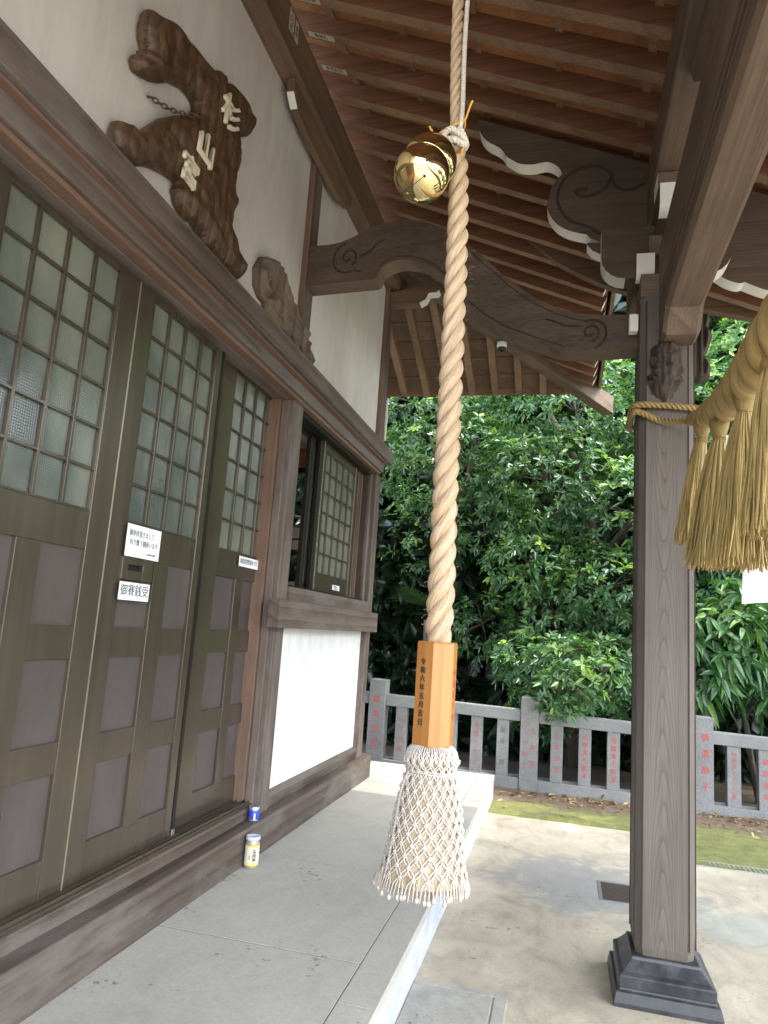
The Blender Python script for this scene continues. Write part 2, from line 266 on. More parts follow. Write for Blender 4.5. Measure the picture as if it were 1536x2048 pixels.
# ---------------- object helpers ----------------
class MB:
    def __init__(s): s.v = []; s.f = []; s.uv = None
    def quadbox(s, c8):
        b0 = len(s.v); s.v += [tuple(c) for c in c8]
        s.f += [tuple(b0 + i for i in q) for q in ((0, 3, 2, 1), (4, 5, 6, 7), (0, 1, 5, 4), (1, 2, 6, 5), (2, 3, 7, 6), (3, 0, 4, 7))]
        return s
    def box(s, x0, x1, y0, y1, z0, z1):
        x0, x1 = sorted((x0, x1)); y0, y1 = sorted((y0, y1)); z0, z1 = sorted((z0, z1))
        return s.quadbox([(x0, y0, z0), (x1, y0, z0), (x1, y1, z0), (x0, y1, z0), (x0, y0, z1), (x1, y0, z1), (x1, y1, z1), (x0, y1, z1)])
    def prism(s, pts, vec):
        """polygon (3D points) swept along vec"""
        b0 = len(s.v); k = len(pts); vec = Vector(vec)
        s.v += [tuple(p) for p in pts] + [tuple(Vector(p) + vec) for p in pts]
        s.f.append(tuple(range(b0 + k - 1, b0 - 1, -1))); s.f.append(tuple(range(b0 + k, b0 + 2 * k)))
        for i in range(k):
            j = (i + 1) % k; s.f.append((b0 + i, b0 + j, b0 + k + j, b0 + k + i))
        return s
    def tube(s, pts, r, sides=6, cap=True, vscale=1.0):
        pts = [Vector(p) for p in pts]; k = len(pts); b0 = len(s.v)
        rs = r if hasattr(r, '__len__') else [r] * k
        up = Vector((0, 0, 1)); prev = None
        if s.uv is None: s.uv = [(0, 0)] * len(s.v)
        L = 0
        for i, p in enumerate(pts):
            t = (pts[min(i + 1, k - 1)] - pts[max(i - 1, 0)]).normalized()
            if i: L += (p - pts[i - 1]).length
            if prev is None:
                a = t.cross(up if abs(t.z) < .9 else Vector((1, 0, 0))).normalized()
            else:
                a = (prev - t * prev.dot(t)).normalized()
            prev = a; bb = t.cross(a)
            for q in range(sides):
                an = 2 * math.pi * q / sides
                s.v.append(tuple(p + (a * math.cos(an) + bb * math.sin(an)) * rs[i])); s.uv.append((q / sides, L * vscale))
        for i in range(k - 1):
            for q in range(sides):
                q2 = (q + 1) % sides; a0 = b0 + i * sides
                s.f.append((a0 + q, a0 + q2, a0 + sides + q2, a0 + sides + q))
        if cap:
            s.f.append(tuple(range(b0 + sides - 1, b0 - 1, -1))); e = b0 + (k - 1) * sides; s.f.append(tuple(range(e, e + sides)))
        return s
    def lathe(s, prof, c, axis=(0, 0, 1), seg=32):
        """profile [(r,h)] turned about axis through c"""
        ax = Vector(axis).normalized(); a = ax.cross(Vector((0, 1, 0)) if abs(ax.y) < .9 else Vector((1, 0, 0))).normalized(); bb = ax.cross(a); c = Vector(c); b0 = len(s.v)
        for r_, h in prof:
            for q in range(seg):
                an = 2 * math.pi * q / seg; s.v.append(tuple(c + ax * h + (a * math.cos(an) + bb * math.sin(an)) * r_))
        for i in range(len(prof) - 1):
            for q in range(seg):
                q2 = (q + 1) % seg; a0 = b0 + i * seg; s.f.append((a0 + q, a0 + q2, a0 + seg + q2, a0 + seg + q))
        s.f.append(tuple(range(b0 + seg - 1, b0 - 1, -1))); e = b0 + (len(prof) - 1) * seg; s.f.append(tuple(range(e, e + seg)))
        return s
    def build(s, name, mat, parent=None, loc=None, smooth=False, bevel=0, mats=None, fmat=None):
        L = Vector(wloc(parent)) if parent is not None else Vector(loc or (0, 0, 0))
        me = bpy.data.meshes.new(name); me.from_pydata([tuple(Vector(p) - L) for p in s.v], [], s.f)
        for mm in (mats or [mat]): me.materials.append(mm)
        if fmat: me.polygons.foreach_set('material_index', fmat)
        if s.uv:
            lay = me.uv_layers.new(name='UVMap'); uvp = s.uv + [(0, 0)] * (len(s.v) - len(s.uv))
            li = np.empty(len(me.loops), dtype=np.int32); me.loops.foreach_get('vertex_index', li)
            lay.data.foreach_set('uv', np.array(uvp, dtype=np.float32)[li].ravel())
        if smooth: me.polygons.foreach_set('use_smooth', [True] * len(me.polygons))
        me.update()
        o = bpy.data.objects.new(name, me); COL.objects.link(o)
        if parent is not None: o.parent = parent
        else: o.location = L
        if bevel:
            bm = o.modifiers.new('bevel', 'BEVEL'); bm.width = bevel; bm.segments = 2; bm.limit_method = 'ANGLE'; bm.angle_limit = R(40)
        return o
WL = {}
def wloc(o):
    v = Vector(o.location)
    while o.parent: o = o.parent; v += o.location
    return v
def thing(name, label, cat, loc=(0, 0, 0), group=None):
    o = bpy.data.objects.new(name, None); o.empty_display_size = .1; COL.objects.link(o); o.location = loc; return tag(o, label, cat, group)
def tag(o, label, cat, group=None):
    o['label'] = label; o['category'] = cat
    if group: o['group'] = group
    return o
def struct(o, kind='structure', label=None, cat=None):
    o['kind'] = kind
    if label: o['label'] = label
    if cat: o['category'] = cat
    return o
def bx(name, mat, parent, x0, x1, y0, y1, z0, z1, bevel=.004, **k): return MB().box(x0, x1, y0, y1, z0, z1).build(name, mat, parent, bevel=bevel, **k)
def text(name, body, size, loc, rot, mat, parent, ext=.0008, line=1.0, sx=1.0, align='CENTER', offset=0):
    cu = bpy.data.curves.new(name, 'FONT'); cu.body = body; cu.size = size; cu.extrude = ext; cu.space_line = line; cu.align_x = align; cu.align_y = 'CENTER'; cu.offset = offset; cu.resolution_u = 2
    o = bpy.data.objects.new(name, cu); COL.objects.link(o); dg = bpy.context.evaluated_depsgraph_get(); dg.update()
    me = bpy.data.meshes.new_from_object(o.evaluated_get(dg)); bpy.data.objects.remove(o); me.name = name
    T = Matrix.Translation(Vector(loc) - (wloc(parent) if parent else Vector())) @ rot.to_4x4() @ Matrix.Diagonal((sx, 1, 1, 1)); me.transform(T)
    me.materials.clear(); me.materials.append(mat)
    q = bpy.data.objects.new(name, me); COL.objects.link(q)
    if parent: q.parent = parent
    return q
FACE_NY = Matrix.Rotation(R(90), 3, 'X')
FACE_PX = Matrix.Rotation(R(90), 3, 'Z') @ Matrix.Rotation(R(90), 3, 'X')
def relief(name, outline, frame, hfun, mat, parent, step=.008, back=.02, smooth=True):
    """closed 2D outline (a,b) filled with a raised carved surface; frame(a,b,h) -> world point"""
    P = np.array(outline, float); Q = np.roll(P, -1, 0); D = Q - P; LL = (D ** 2).sum(1)
    lo = P.min(0) - step; hi = P.max(0) + step
    na, nb = int((hi[0] - lo[0]) / step) + 2, int((hi[1] - lo[1]) / step) + 2
    A, B = np.meshgrid(lo[0] + np.arange(na) * step, lo[1] + np.arange(nb) * step, indexing='ij'); X = np.stack([A, B], -1).reshape(-1, 2)
    best = np.full(len(X), 1e9); near = X.copy(); ins = np.zeros(len(X), bool)
    for p, q, d, L2 in zip(P, Q, D, LL):
        t = np.clip(((X - p) @ d) / max(L2, 1e-12), 0, 1); c = p + t[:, None] * d; ds = np.hypot(*(X - c).T)
        w = ds < best; best[w] = ds[w]; near[w] = c[w]
        cond = (p[1] > X[:, 1]) != (q[1] > X[:, 1])
        if d[1] != 0: ins ^= cond & (X[:, 0] < p[0] + (X[:, 1] - p[1]) / d[1] * d[0])
    keep = ins | (best < step * .75); snap = keep & (~ins | (best < step * .3)); Y = X.copy(); Y[snap] = near[snap]
    dist = np.where(snap, 0, best)
    idx = -np.ones(len(X), int); mb = MB()
    ks = np.nonzero(keep)[0]
    for j, i in enumerate(ks): idx[i] = j; mb.v.append(tuple(frame(Y[i][0], Y[i][1], hfun(Y[i][0], Y[i][1], dist[i]))))
    edges = {}
    for a in range(na - 1):
        for b_ in range(nb - 1):
            q = [a * nb + b_, (a + 1) * nb + b_, (a + 1) * nb + b_ + 1, a * nb + b_ + 1]
            q = [idx[i] for i in q if idx[i] >= 0]
            if len(q) >= 3:
                mb.f.append(tuple(q))
                for i in range(len(q)):
                    e = (q[i], q[(i + 1) % len(q)])
                    if (e[1], e[0]) in edges: del edges[(e[1], e[0])]
                    else: edges[e] = 1
    cache = {}
    def bk(i):
        if i not in cache:
            cache[i] = len(mb.v); k = ks[i]; mb.v.append(tuple(frame(Y[k][0], Y[k][1], -back)))
        return cache[i]
    for (i, j) in list(edges): mb.f.append((j, i, bk(i), bk(j)))
    return mb.build(name, mat, parent, smooth=smooth)
def n2(a, b, s=1.0, seed=0):
    from mathutils import noise as mn
    return mn.noise(Vector((a * s, b * s, seed * 3.7)))
# =====================================================================
# SETTING
# =====================================================================
g_ = MB(); g_.box(-40, 60, -40, 60, -.30, -.012)
struct(g_.build('ground', M['gravel']))
a_ = MB(); a_.prism([(-.66, -4, -.008), (3.6, -4, -.008), (3.6, 6.12, -.008), (.8, 6.12, -.008), (.8, 6.905, -.008), (-.66, 6.905, -.008)], (0, 0, .008))
struct(a_.build('concrete_apron', M['ground']))
# moss strip as an uneven sheet
mb = MB(); nx, ny = 120, 26
for i in range(nx + 1):
    for j in range(ny + 1):
        x = -3.5 + 7.3 * i / nx; y = 6.0 + 1.95 * j / ny; z = .004 + (.012 * n2(x, y, 3) + .03 * n2(x, y, .8) + (.035 if y > 7.5 else 0) * (y - 7.5) / .45)
        z = max(z, .003)
        if (y < 6.93 and x < .83) or y < 6.15: z = -.02
        mb.v.append((x, y, min(z, .035)))
mb.f = [(i * (ny + 1) + j, (i + 1) * (ny + 1) + j, (i + 1) * (ny + 1) + j + 1, i * (ny + 1) + j + 1) for i in range(nx) for j in range(ny)]
struct(mb.build('moss_ground', M['moss'], smooth=True))
bk = MB(); bk.box(-14, 14, 8.02, 34, -.011, .015); struct(bk.build('soil', M['earth']))
# raised paving
pv = MB(); ys = [-2.4, -1.3, -.2, .9, 2.0, 3.075, 4.18, 5.29, 6.485, 7.45]
for a, b_ in zip(ys[:-1], ys[1:]): pv.box(-1.72, -.772, a + .0038, b_ - .0038, .06, .237)
ys2 = [-2.4, -1.6, -.5, .6, 1.7, 2.75, 3.84, 4.93, 6.02, 6.6, 7.45]
for a, b_ in zip(ys2[:-1], ys2[1:]): pv.box(-.767, -.622, a + .0025, b_ - .0025, .19, .237)
pv.box(-3.4, -1.725, 6.66, 7.45, .06, .237)
struct(pv.build('pavement', M['slab'], bevel=.0010))
pe = MB(); pe.box(-3.4, -.628, -2.4, 7.444, 0, .189); struct(pe.build('pavement_edge', M['edge']))
pj = MB(); pj.box(-3.35, -.634, -2.4, 7.44, .1895, .2345); struct(pj.build('pavement_joint', M['joint']))
cv = MB(); cv.box(-.625, -.265, 2.6, 3.52, -.004, .006); cv.box(-.255, -.20, 2.6, 3.57, -.004, .005); cv.box(-.625, -.255, 3.53, 3.57, -.004, .005)
struct(cv.build('concrete_cover', M['cover'], bevel=.002))

# =====================================================================
# SHRINE BUILDING
# =====================================================================
B = thing('shrine_building', 'timber shrine hall with white plaster, bronze sliding doors and deep eaves', 'shrine', (-1.7, 4.0, .24))
PX = -1.81
# plaster
bx('plaster_wall', M['plaster'], B, PX - .10, PX, -2.5, 6.5, 3.20, 5.10, 0)
bx('plaster_wall', M['plasterlit'], B, PX - .10, PX, 4.36, 6.45, .48, 1.62, 0)
bx('plaster_wall', M['plaster'], B, -2.15, -1.90, 6.46, 6.56, .3, 5.1, 0)
bx('plaster_wall', M['plaster'], B, -6.0, -3.5, 6.46, 6.56, .3, 5.1, 0)
bx('plaster_wall', M['plaster'], B, -3.5, -2.15, 6.46, 6.56, 3.12, 5.1, 0)
bx('plaster_wall', M['plaster'], B, -3.5, -2.15, 6.46, 6.56, .3, .95, 0)
# ground sill and ledges
bx('ground_sill', M['sill'], B, -1.95, -1.70, -2.5, 6.66, .232, .43, .008)
bx('upper_sill', M['sill'], B, -1.95, -1.783, -2.5, 6.60, .43, .495, .006)
tr = MB(); tr.box(-1.90, -1.80, -2.5, 4.22, .495, .507)
for x in (-1.812, -1.845, -1.88): tr.box(x - .004, x, -2.5, 4.22, .507, .520)
tr.build('door_track', M['alu'], B)
# lower panel skirting and frame
bx('skirting_board', M['oldY'], B, -1.86, -1.775, 4.40, 6.40, .495, .53)
bx('panel_stile', M['warm'], B, -1.86, -1.79, 4.395, 4.42, .53, 1.56, .002)
# posts
def post(y0, y1, z0, z1, xf=-1.765, xb=-1.93):
    q = MB(); q.box(xb, xf, y0, y1, z0, z1); return q.build('post', M['oldZ'], B, bevel=.008)
post(4.23, 4.395, .43, 3.06); post(6.40, 6.565, .43, 3.06)
def upost(y0, y1):
    q = MB(); q.box(-1.93, -1.765, y0, y1, 3.31, 4.97)
    # side faces use the redder, lighter timber
    fm = [0, 0, 1, 0, 1, 0]
    return q.build('post', None, B, bevel=.006, mats=[M['oldZ'], M['warm']], fmat=fm)
upost(4.225, 4.375); upost(6.40, 6.565); upost(-.2, -.05)
bx('door_jamb', M['warm'], B, -1.93, -1.845, 4.175, 4.228, .502, 3.07, .003)
bx('door_jamb', M['oldZ'], B, -1.843, -1.795, 4.200, 4.228, .50, 3.07, .003)
# head beams
bx('head_beam', M['oldY'], B, -1.93, -1.665, -2.5, 6.61, 3.185, 3.315, .008)
bx('door_lintel', M['oldY'], B, -1.90, -1.725, -2.5, 6.50, 3.085, 3.182, .005)
q = MB(); q.box(-1.727, -1.690, -2.5, 6.45, 3.168, 3.183); q.build('lintel_moulding', M['warmY'], B, bevel=.003)
bx('lintel_lip', M['warmY'], B, -1.80, -1.745, -2.5, 6.45, 3.058, 3.083, .003)
bx('door_head_track', M['oldY'], B, -1.90, -1.803, -2.5, 4.22, 3.050, 3.083, .002)
# window surround
bx('chair_rail', M['oldY'], B, -1.762, -1.678, 4.085, 6.475, 1.560, 1.735, .007)
bx('window_sill', M['oldY'], B, -1.93, -1.745, 4.395, 6.42, 1.737, 1.832, .004)
bx('window_frame', M['oldZ'], B, -1.83, -1.80, 6.33, 6.40, 1.832, 3.06, .003)
bx('window_frame', M['aludark'], B, -1.90, -1.79, 4.43, 6.30, 3.02, 3.06, .002)
bx('window_frame', M['aludark'], B, -1.90, -1.79, 4.43, 6.30, 1.832, 1.848, .002)
bx('window_frame', M['aludark'], B, -1.94, -1.90, 4.40, 6.45, 3.0, 3.10, .002)

def leaf_panel(kind, x, y0, y1, z0, z1, gy0, gy1, gz0, gz1, nc, nr, cols, rows, mullion, par=B, rails=()):
    """sliding leaf: frame with openings, lattice over figured glass, recessed lower panels (sub-parts)"""
    fr = MB(); t = .03; ypan = [c for cc in cols for c in cc]
    fr.box(x - t, x, y0, gy0, z0, z1); fr.box(x - t, x, gy1, y1, z0, z1)
    fr.box(x - t, x - .003, gy0, gy1, gz1, z1)
    zlow = rows[0][1] if rows else gz0
    fr.box(x - t, x - .003, gy0, gy1, zlow if rows else z0, gz0)
    if rows:
        edges = [rows[i][0] for i in range(len(rows))] + []
        tops = [r_[1] for r_ in rows]
        for i, (a, b_) in enumerate(rows):
            lo = rows[i + 1][1] if i + 1 < len(rows) else z0
            fr.box(x - t, x - .003, gy0, gy1, lo, a)
        for i in range(len(cols) - 1): fr.box(x - t, x + .0005, cols[i][1], cols[i + 1][0], z0 + .14, zlow)
        if cols[0][0] > gy0: fr.box(x - t, x - .002, gy0, cols[0][0], z0, zlow)
        if cols[-1][1] < gy1: fr.box(x - t, x - .002, cols[-1][1], gy1, z0, zlow)
    d = fr.build(kind, M['alu'], par, bevel=.0025)
    w = .012; lt = MB()
    for i in range(1, nc):
        yy = gy0 + (gy1 - gy0) * i / nc; lt.box(x - .021, x - .006, yy - w / 2 - .001, yy + w / 2 + .001, gz0, gz1)
    for j in range(1, nr):
        zz = gz0 + (gz1 - gz0) * j / nr; lt.box(x - .021, x - .0072, gy0, gy1, zz - w / 2, zz + w / 2)
    for (a, b_, c, e) in ((gy0, gy0 + .008, gz0, gz1), (gy1 - .008, gy1, gz0, gz1)): lt.box(x - .02, x - .002, a, b_, c, e)
    lt.box(x - .02, x - .0024, gy0 + .008, gy1 - .008, gz1 - .008, gz1); lt.box(x - .02, x - .0024, gy0 + .008, gy1 - .008, gz0, gz0 + .008)
    lt.build('lattice', M['alu'], d, bevel=.001)
    gp = MB()   # each pane sits a hair out of true, so reflections break from pane to pane
    for i in range(nc):
        for j in range(nr):
            ya, yb = gy0 + (gy1 - gy0) * i / nc, gy0 + (gy1 - gy0) * (i + 1) / nc; za, zb = gz0 + (gz1 - gz0) * j / nr, gz0 + (gz1 - gz0) * (j + 1) / nr
            o4 = [random.uniform(-1, 1) * .0016, random.uniform(-1, 1) * .0016]; f_ = x - .0235
            gp.quadbox([(f_ - .003, ya, za), (f_ + o4[0] + o4[1], ya, za), (f_ - o4[0] + o4[1], yb, za), (f_ - .003, yb, za), (f_ - .003, ya, zb), (f_ + o4[0] - o4[1], ya, zb), (f_ - o4[0] - o4[1], yb, zb), (f_ - .003, yb, zb)])
    gp.build('glass_pane', M['glass'], d)
    for (a, b_) in cols:
        for (c, e) in rows: MB().box(x - .028, x - .017, a, b_, c, e).build('lower_panel', M['panel'], d)
    return d
rows = [(1.527, 1.832), (1.088, 1.400), (.660, .968)]
d0 = leaf_panel('door', -1.895, .80, 1.70, .507, 3.10, .98, 1.60, 1.985, 3.03, 4, 6, [(.97, 1.22), (1.34, 1.60)], rows, 0)
d1 = leaf_panel('door', -1.86, 1.66, 2.574, .507, 3.10, 1.80, 2.445, 1.985, 3.03, 4, 6, [(1.80, 2.07), (2.195, 2.450)], rows, 0)
d2 = leaf_panel('door', -1.862, 2.578, 3.375, .507, 3.10, 2.70, 3.315, 1.985, 3.03, 4, 6, [(2.690, 2.955), (3.078, 3.335)], rows, 0)
d3 = leaf_panel('door', -1.905, 3.30, 4.36, .507, 3.10, 3.645, 4.275, 1.985, 3.05, 4, 6, [(3.63, 3.90), (4.00, 4.265)], rows, 0)
q = MB(); q.box(-1.90, -1.858, 3.376, 3.402, .51, 3.09); q.build('gap_shade_strip', M['aludark'], d2)  # dark strip stands in for the shaded gap between the leaves
q = MB(); q.box(-1.8605, -1.8585, 2.572, 2.580, .51, 3.09); q.build('meeting_strip', M['alulite'], d1, bevel=.0006)
q = MB(); q.box(-1.857, -1.852, 3.372, 3.398, .508, .545); q.box(-1.8525, -1.8505, 3.378, 3.386, .515, .53); q.build('door_stop', M['metal'], d2, bevel=.002)
# coin slot
q = MB()
q.box(-1.878, -1.852, 2.692, 2.735, 1.735, 1.834); q.box(-1.878, -1.852, 2.850, 2.930, 1.735, 1.834); q.box(-1.878, -1.852, 2.735, 2.850, 1.803, 1.834); q.box(-1.878, -1.852, 2.735, 2.850, 1.735, 1.776)
cs = q.build('coin_slot', M['alu'], d2, bevel=.002)
MB().box(-1.876, -1.868, 2.735, 2.850, 1.776, 1.803).build('slot_opening', M['black'], cs) if False else None
q2 = MB().box(-1.876, -1.870, 2.735, 2.850, 1.776, 1.803).build('slot_opening', M['black'], d2)
# window leaves
w1 = leaf_panel('window_sash', -1.845, 5.10, 6.055, 1.850, 3.02, 5.165, 5.985, 1.985, 2.955, 5, 6, [], [], 0)
q = MB(); q.box(-1.880, -1.848, 5.03, 5.10, 1.85, 3.02); q.build('meeting_stile', M['aludark'], w1, bevel=.002)
q = MB(); q.box(-1.8455, -1.842, 5.098, 5.112, 1.85, 3.02); q.build('edge_strip', M['alulite'], w1)
w2 = MB(); w2.box(-1.925, -1.89, 4.92, 4.98, 1.85, 3.02); w2.box(-1.925, -1.89, 5.86, 5.92, 1.85, 3.02); w2.box(-1.925, -1.89, 4.98, 5.86, 2.96, 3.02); w2.box(-1.925, -1.89, 4.98, 5.86, 1.85, 1.9)
w2 = w2.build('window_sash', M['aludark'], B, bevel=.002)
MB().box(-1.912, -1.906, 4.98, 5.86, 1.9, 2.96).build('glass_pane', M['glass'], w2)
q = MB(); 
for yy in (6.08, 6.14, 6.20, 6.26): q.box(-1.90 - .01 * (yy - 6), -1.865, yy, yy + .022, 1.85, 3.02)
q.build('window_frame', M['beamZ'], B, bevel=.002)
# interior
bx('interior_floor', M['roofX'], B, -6, -1.95, -2.5, 6.46, .35, .45, 0)
bx('interior_ceiling', M['plaster'], B, -6, -1.91, -2.5, 6.46, 3.36, 3.42, 0)
bx('interior_wall', M['plaster'], B, -6.1, -6.0, -2.5, 6.56, .3, 5.1, 0)
bx('interior_wall', M['plaster'], B, -6.0, -1.92, -2.6, -2.5, .3, 5.1, 0)
bx('interior_lintel', M['roofX'], B, -3.6, -1.92, 6.38, 6.459, 3.11, 3.30, .004)
q = MB(); q.box(-3.5, -3.44, 6.40, 6.46, .95, 3.11); q.box(-2.21, -2.15, 6.40, 6.46, .95, 3.11); q.box(-2.75, -2.70, 6.42, 6.46, .95, 3.11); q.box(-3.44, -2.21, 6.41, 6.46, 3.06, 3.11)
q.build('window_frame', M['aludark'], B)
q = MB(); q.box(-3.40, -2.25, 6.34, 6.36, 2.29, 2.38); q.box(-3.40, -2.25, 6.34, 6.36, 2.40, 2.50); q.box(-3.40, -2.25, 6.34, 6.36, 1.3, 1.98)
q.build('hanging_blind', M['plaster'], B)
# carved transom bracket on the head beam (frog-leg scroll)
kae = [(a_ * 1.02, 1.6 + (b_ - 1.6) * 1.01) for a_, b_ in [(3.46, 3.50), (3.44, 3.60), (3.50, 3.70), (3.62, 3.75), (3.75, 3.745), (3.86, 3.70), (3.95, 3.64), (4.08, 3.60), (4.20, 3.53), (4.30, 3.47), (4.36, 3.40), (4.36, 3.315), (3.66, 3.315), (3.66, 3.37), (3.60, 3.40), (3.60, 3.46), (3.53, 3.46)]]
def kh(a, b_, d):
    e = min(1, d / .02)
    r_ = math.hypot(a - 3.60, b_ - 3.60); th = math.atan2(b_ - 3.60, a - 3.60)
    if r_ < .15: v = .5 + .5 * math.sin(r_ * 95 - th)      # scroll eye
    else: v = abs(math.sin(a * 26 + 5 * n2(a, b_, 5, 2) + b_ * 14)) * .8 + abs(n2(a, b_, 16, 5)) * .7
    return .075 + .03 * e + (.085 * v - .05) * min(1, d / .02)
relief('carved_bracket', kae, lambda a, b_, h: (-1.80 + h * .55, a, b_), kh, M['carve'], B, .007, .02)
# long bracket arm under the wall purlin
arm = [(3.62, 4.955), (3.62, 4.86), (3.70, 4.80), (3.90, 4.775), (4.30, 4.765), (4.66, 4.775), (4.83, 4.83), (4.87, 4.87), (4.87, 4.955)]
q = MB(); q.prism([(-1.76, a, b_) for a, b_ in arm], (.05, 0, 0)); q.build('bracket_arm', None, B, mats=[M['purlinY'], M['white']], fmat=[0, 0] + [0, 1] + [0] * 7, bevel=.003)
# wall purlin
pu = bx('purlin', M['purlinY'], B, -1.83, -1.675, -2.5, 6.75, 4.96, 5.262, .006)
# paper votive stickers on purlin and rafters
def sticker(name, parent, c, u, v, w, h, txt, horiz=False):
    """thin paper: centre c, u along width, v along height"""
    c = Vector(c); u = Vector(u).normalized(); v = Vector(v).normalized(); nrm = u.cross(v)
    if nrm.z > .5: v = -v; nrm = -nrm
    q = MB(); q.prism([c - u * w / 2 - v * h / 2, c + u * w / 2 - v * h / 2, c + u * w / 2 + v * h / 2, c - u * w / 2 + v * h / 2], nrm * .001)
    o = q.build(name, M['sticker'], parent)
    rot = Matrix((u, v, nrm)).transposed()
    tx = text('sticker_writing', txt, (h * .8 if horiz else w * .8), c + nrm * .0016, rot, M['ink'], parent, ext=.0003, line=.95)
M['sticker'] = plain('aged_paper', (.50, .46, .38), .8)
sticker('votive_sticker', B, (-1.673, 3.42, 5.16), (0, 1, 0), (0, 0, 1), .07, .15, '千\n社\n札')
sticker('votive_sticker', B, (-1.673, 3.50, 5.16), (0, 1, 0), (0, 0, 1), .05, .14, '奉\n納')
# rafters of the main and porch roof
T = math.tan(R(22.5)); SL = Vector((math.cos(R(22.5)), 0, -math.sin(R(22.5)))); UP = Vector((math.sin(R(22.5)), 0, math.cos(R(22.5))))
def zr(x): return 5.27 - T * (x + 1.67)
def rafter_mesh(x0, x1, hgt=.125, wid=.070, end=True):
    q = MB(); q.quadbox([(x0, -wid / 2, zr(x0)), (x1, -wid / 2, zr(x1)), (x1, wid / 2, zr(x1)), (x0, wid / 2, zr(x0)), (x0, -wid / 2, zr(x0) + hgt), (x1 + .045, -wid / 2, zr(x1) + hgt - .02), (x1 + .045, wid / 2, zr(x1) + hgt - .02), (x0, wid / 2, zr(x0) + hgt)])
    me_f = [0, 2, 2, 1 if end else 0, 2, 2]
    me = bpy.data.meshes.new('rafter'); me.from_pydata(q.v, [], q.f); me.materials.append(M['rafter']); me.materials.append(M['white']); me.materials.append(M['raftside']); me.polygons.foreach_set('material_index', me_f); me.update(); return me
mA = rafter_mesh(-1.80, 2.45); mB_ = rafter_mesh(-1.80, .255)
bl = wloc(B)
yy = 4.445 + .2715 * 3; ry = []
k = 0
y = -1.54
rs_main = []
while y < 5.40:
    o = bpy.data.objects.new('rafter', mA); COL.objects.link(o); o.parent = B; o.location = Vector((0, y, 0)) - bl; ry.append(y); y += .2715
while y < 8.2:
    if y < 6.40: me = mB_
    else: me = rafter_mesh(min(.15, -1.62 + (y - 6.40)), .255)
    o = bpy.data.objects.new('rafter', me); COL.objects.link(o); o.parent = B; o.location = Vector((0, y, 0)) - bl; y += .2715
for yv, tx in ((ry[18], '千社参拝'), (ry[19], '奉納札'), (ry[20], '参拝記念')):
    sticker('votive_sticker', B, (-1.56, yv, zr(-1.56) - .002), SL, (0, 1, 0), .19, .042, tx, True)
# end-side rafters running along +Y
def ze(y): return 5.27 - T * (y - 6.40 - .02)
x = -3.98
while x < .15:
    y0 = 6.42 if x < -1.67 else 6.42 + (x + 1.67) + .07
    y1 = 8.30; q = MB(); wid = .078
    q.quadbox([(x - wid / 2, y0, ze(y0)), (x + wid / 2, y0, ze(y0)), (x + wid / 2, y1, ze(y1)), (x - wid / 2, y1, ze(y1)), (x - wid / 2, y0, ze(y0) + .105), (x + wid / 2, y0, ze(y0) + .105), (x + wid / 2, y1 + .02, ze(y1) + .105), (x - wid / 2, y1 + .02, ze(y1) + .105)])
    q.build('rafter', M['rafterY'] if 'rafterY' in M else M['rafter'], B); x += .283
# hip rafter
h0 = Vector((-1.72, 6.37, 0)); h1 = Vector((.46, 8.50, 0)); hd = (h1 - h0).normalized(); hn = Vector((-hd.y, hd.x, 0)) * .075
q = MB()
def hp(p, dz, s): return (p.x + hn.x * s, p.y + hn.y * s, 5.27 - T * ((p - h0).length / math.sqrt(2)) + dz)
q.quadbox([hp(h0, -.12, -1), hp(h1, -.09, -1), hp(h1, -.09, 1), hp(h0, -.12, 1), hp(h0, .10, -1), hp(h1, .12, -1), hp(h1, .12, 1), hp(h0, .10, 1)])
q.build('hip_rafter', None, B, mats=[M['beamX'], M['white']], fmat=[0, 0, 0, 1, 0, 0], bevel=.005)
# roof boarding above rafters, lath strips, outer roof skin
q = MB()
q.prism([(-2.2, -1.7, zr(-2.2) + .126), (2.5, -1.7, zr(2.5) + .126), (2.5, 5.46, zr(2.5) + .126), (.30, 5.46, zr(.30) + .126), (.30, 8.36, zr(.30) + .126), (-1.67, 6.40, zr(-1.67) + .126), (-2.2, 6.40, zr(-2.2) + .126)], (0, 0, .02))
q.build('roof_boarding', M['roofX'], B)
q = MB(); q.prism([(-4.2, 6.3, ze(6.3) + .106), (-1.75, 6.3, ze(6.3) + .106), (.30, 8.36, ze(8.36) + .106), (-4.2, 8.36, ze(8.36) + .106)], (0, 0, .02)); q.build('roof_boarding', M['warmY'], B)
lt = MB(); x = -1.5
while x < 2.4:
    ye = 5.4 if x > .2 else (6.4 + (x + 1.67) if x > -1.67 else 6.4)
    lt.quadbox([(x, -1.6, zr(x) + .108), (x + .04, -1.6, zr(x + .04) + .108), (x + .04, ye, zr(x + .04) + .108), (x, ye, zr(x) + .108), (x, -1.6, zr(x) + .124), (x + .04, -1.6, zr(x + .04) + .124), (x + .04, ye, zr(x + .04) + .124), (x, ye, zr(x) + .124)]); x += .46
lt.build('roof_lath', M['rafter'], B)
lt = MB(); y = 6.75
while y < 8.2:
    xe = -1.67 + (y - 6.42)
    lt.quadbox([(-4.1, y, ze(y) + .09), (xe, y, ze(y) + .09), (xe, y + .03, ze(y + .03) + .09), (-4.1, y + .03, ze(y + .03) + .09), (-4.1, y, ze(y) + .104), (xe, y, ze(y) + .104), (xe, y + .03, ze(y + .03) + .104), (-4.1, y + .03, ze(y + .03) + .104)]); y += .27
lt.build('roof_lath', M['purlinX'], B)
q = MB()   # outer roof with a real thickness, rising to a ridge
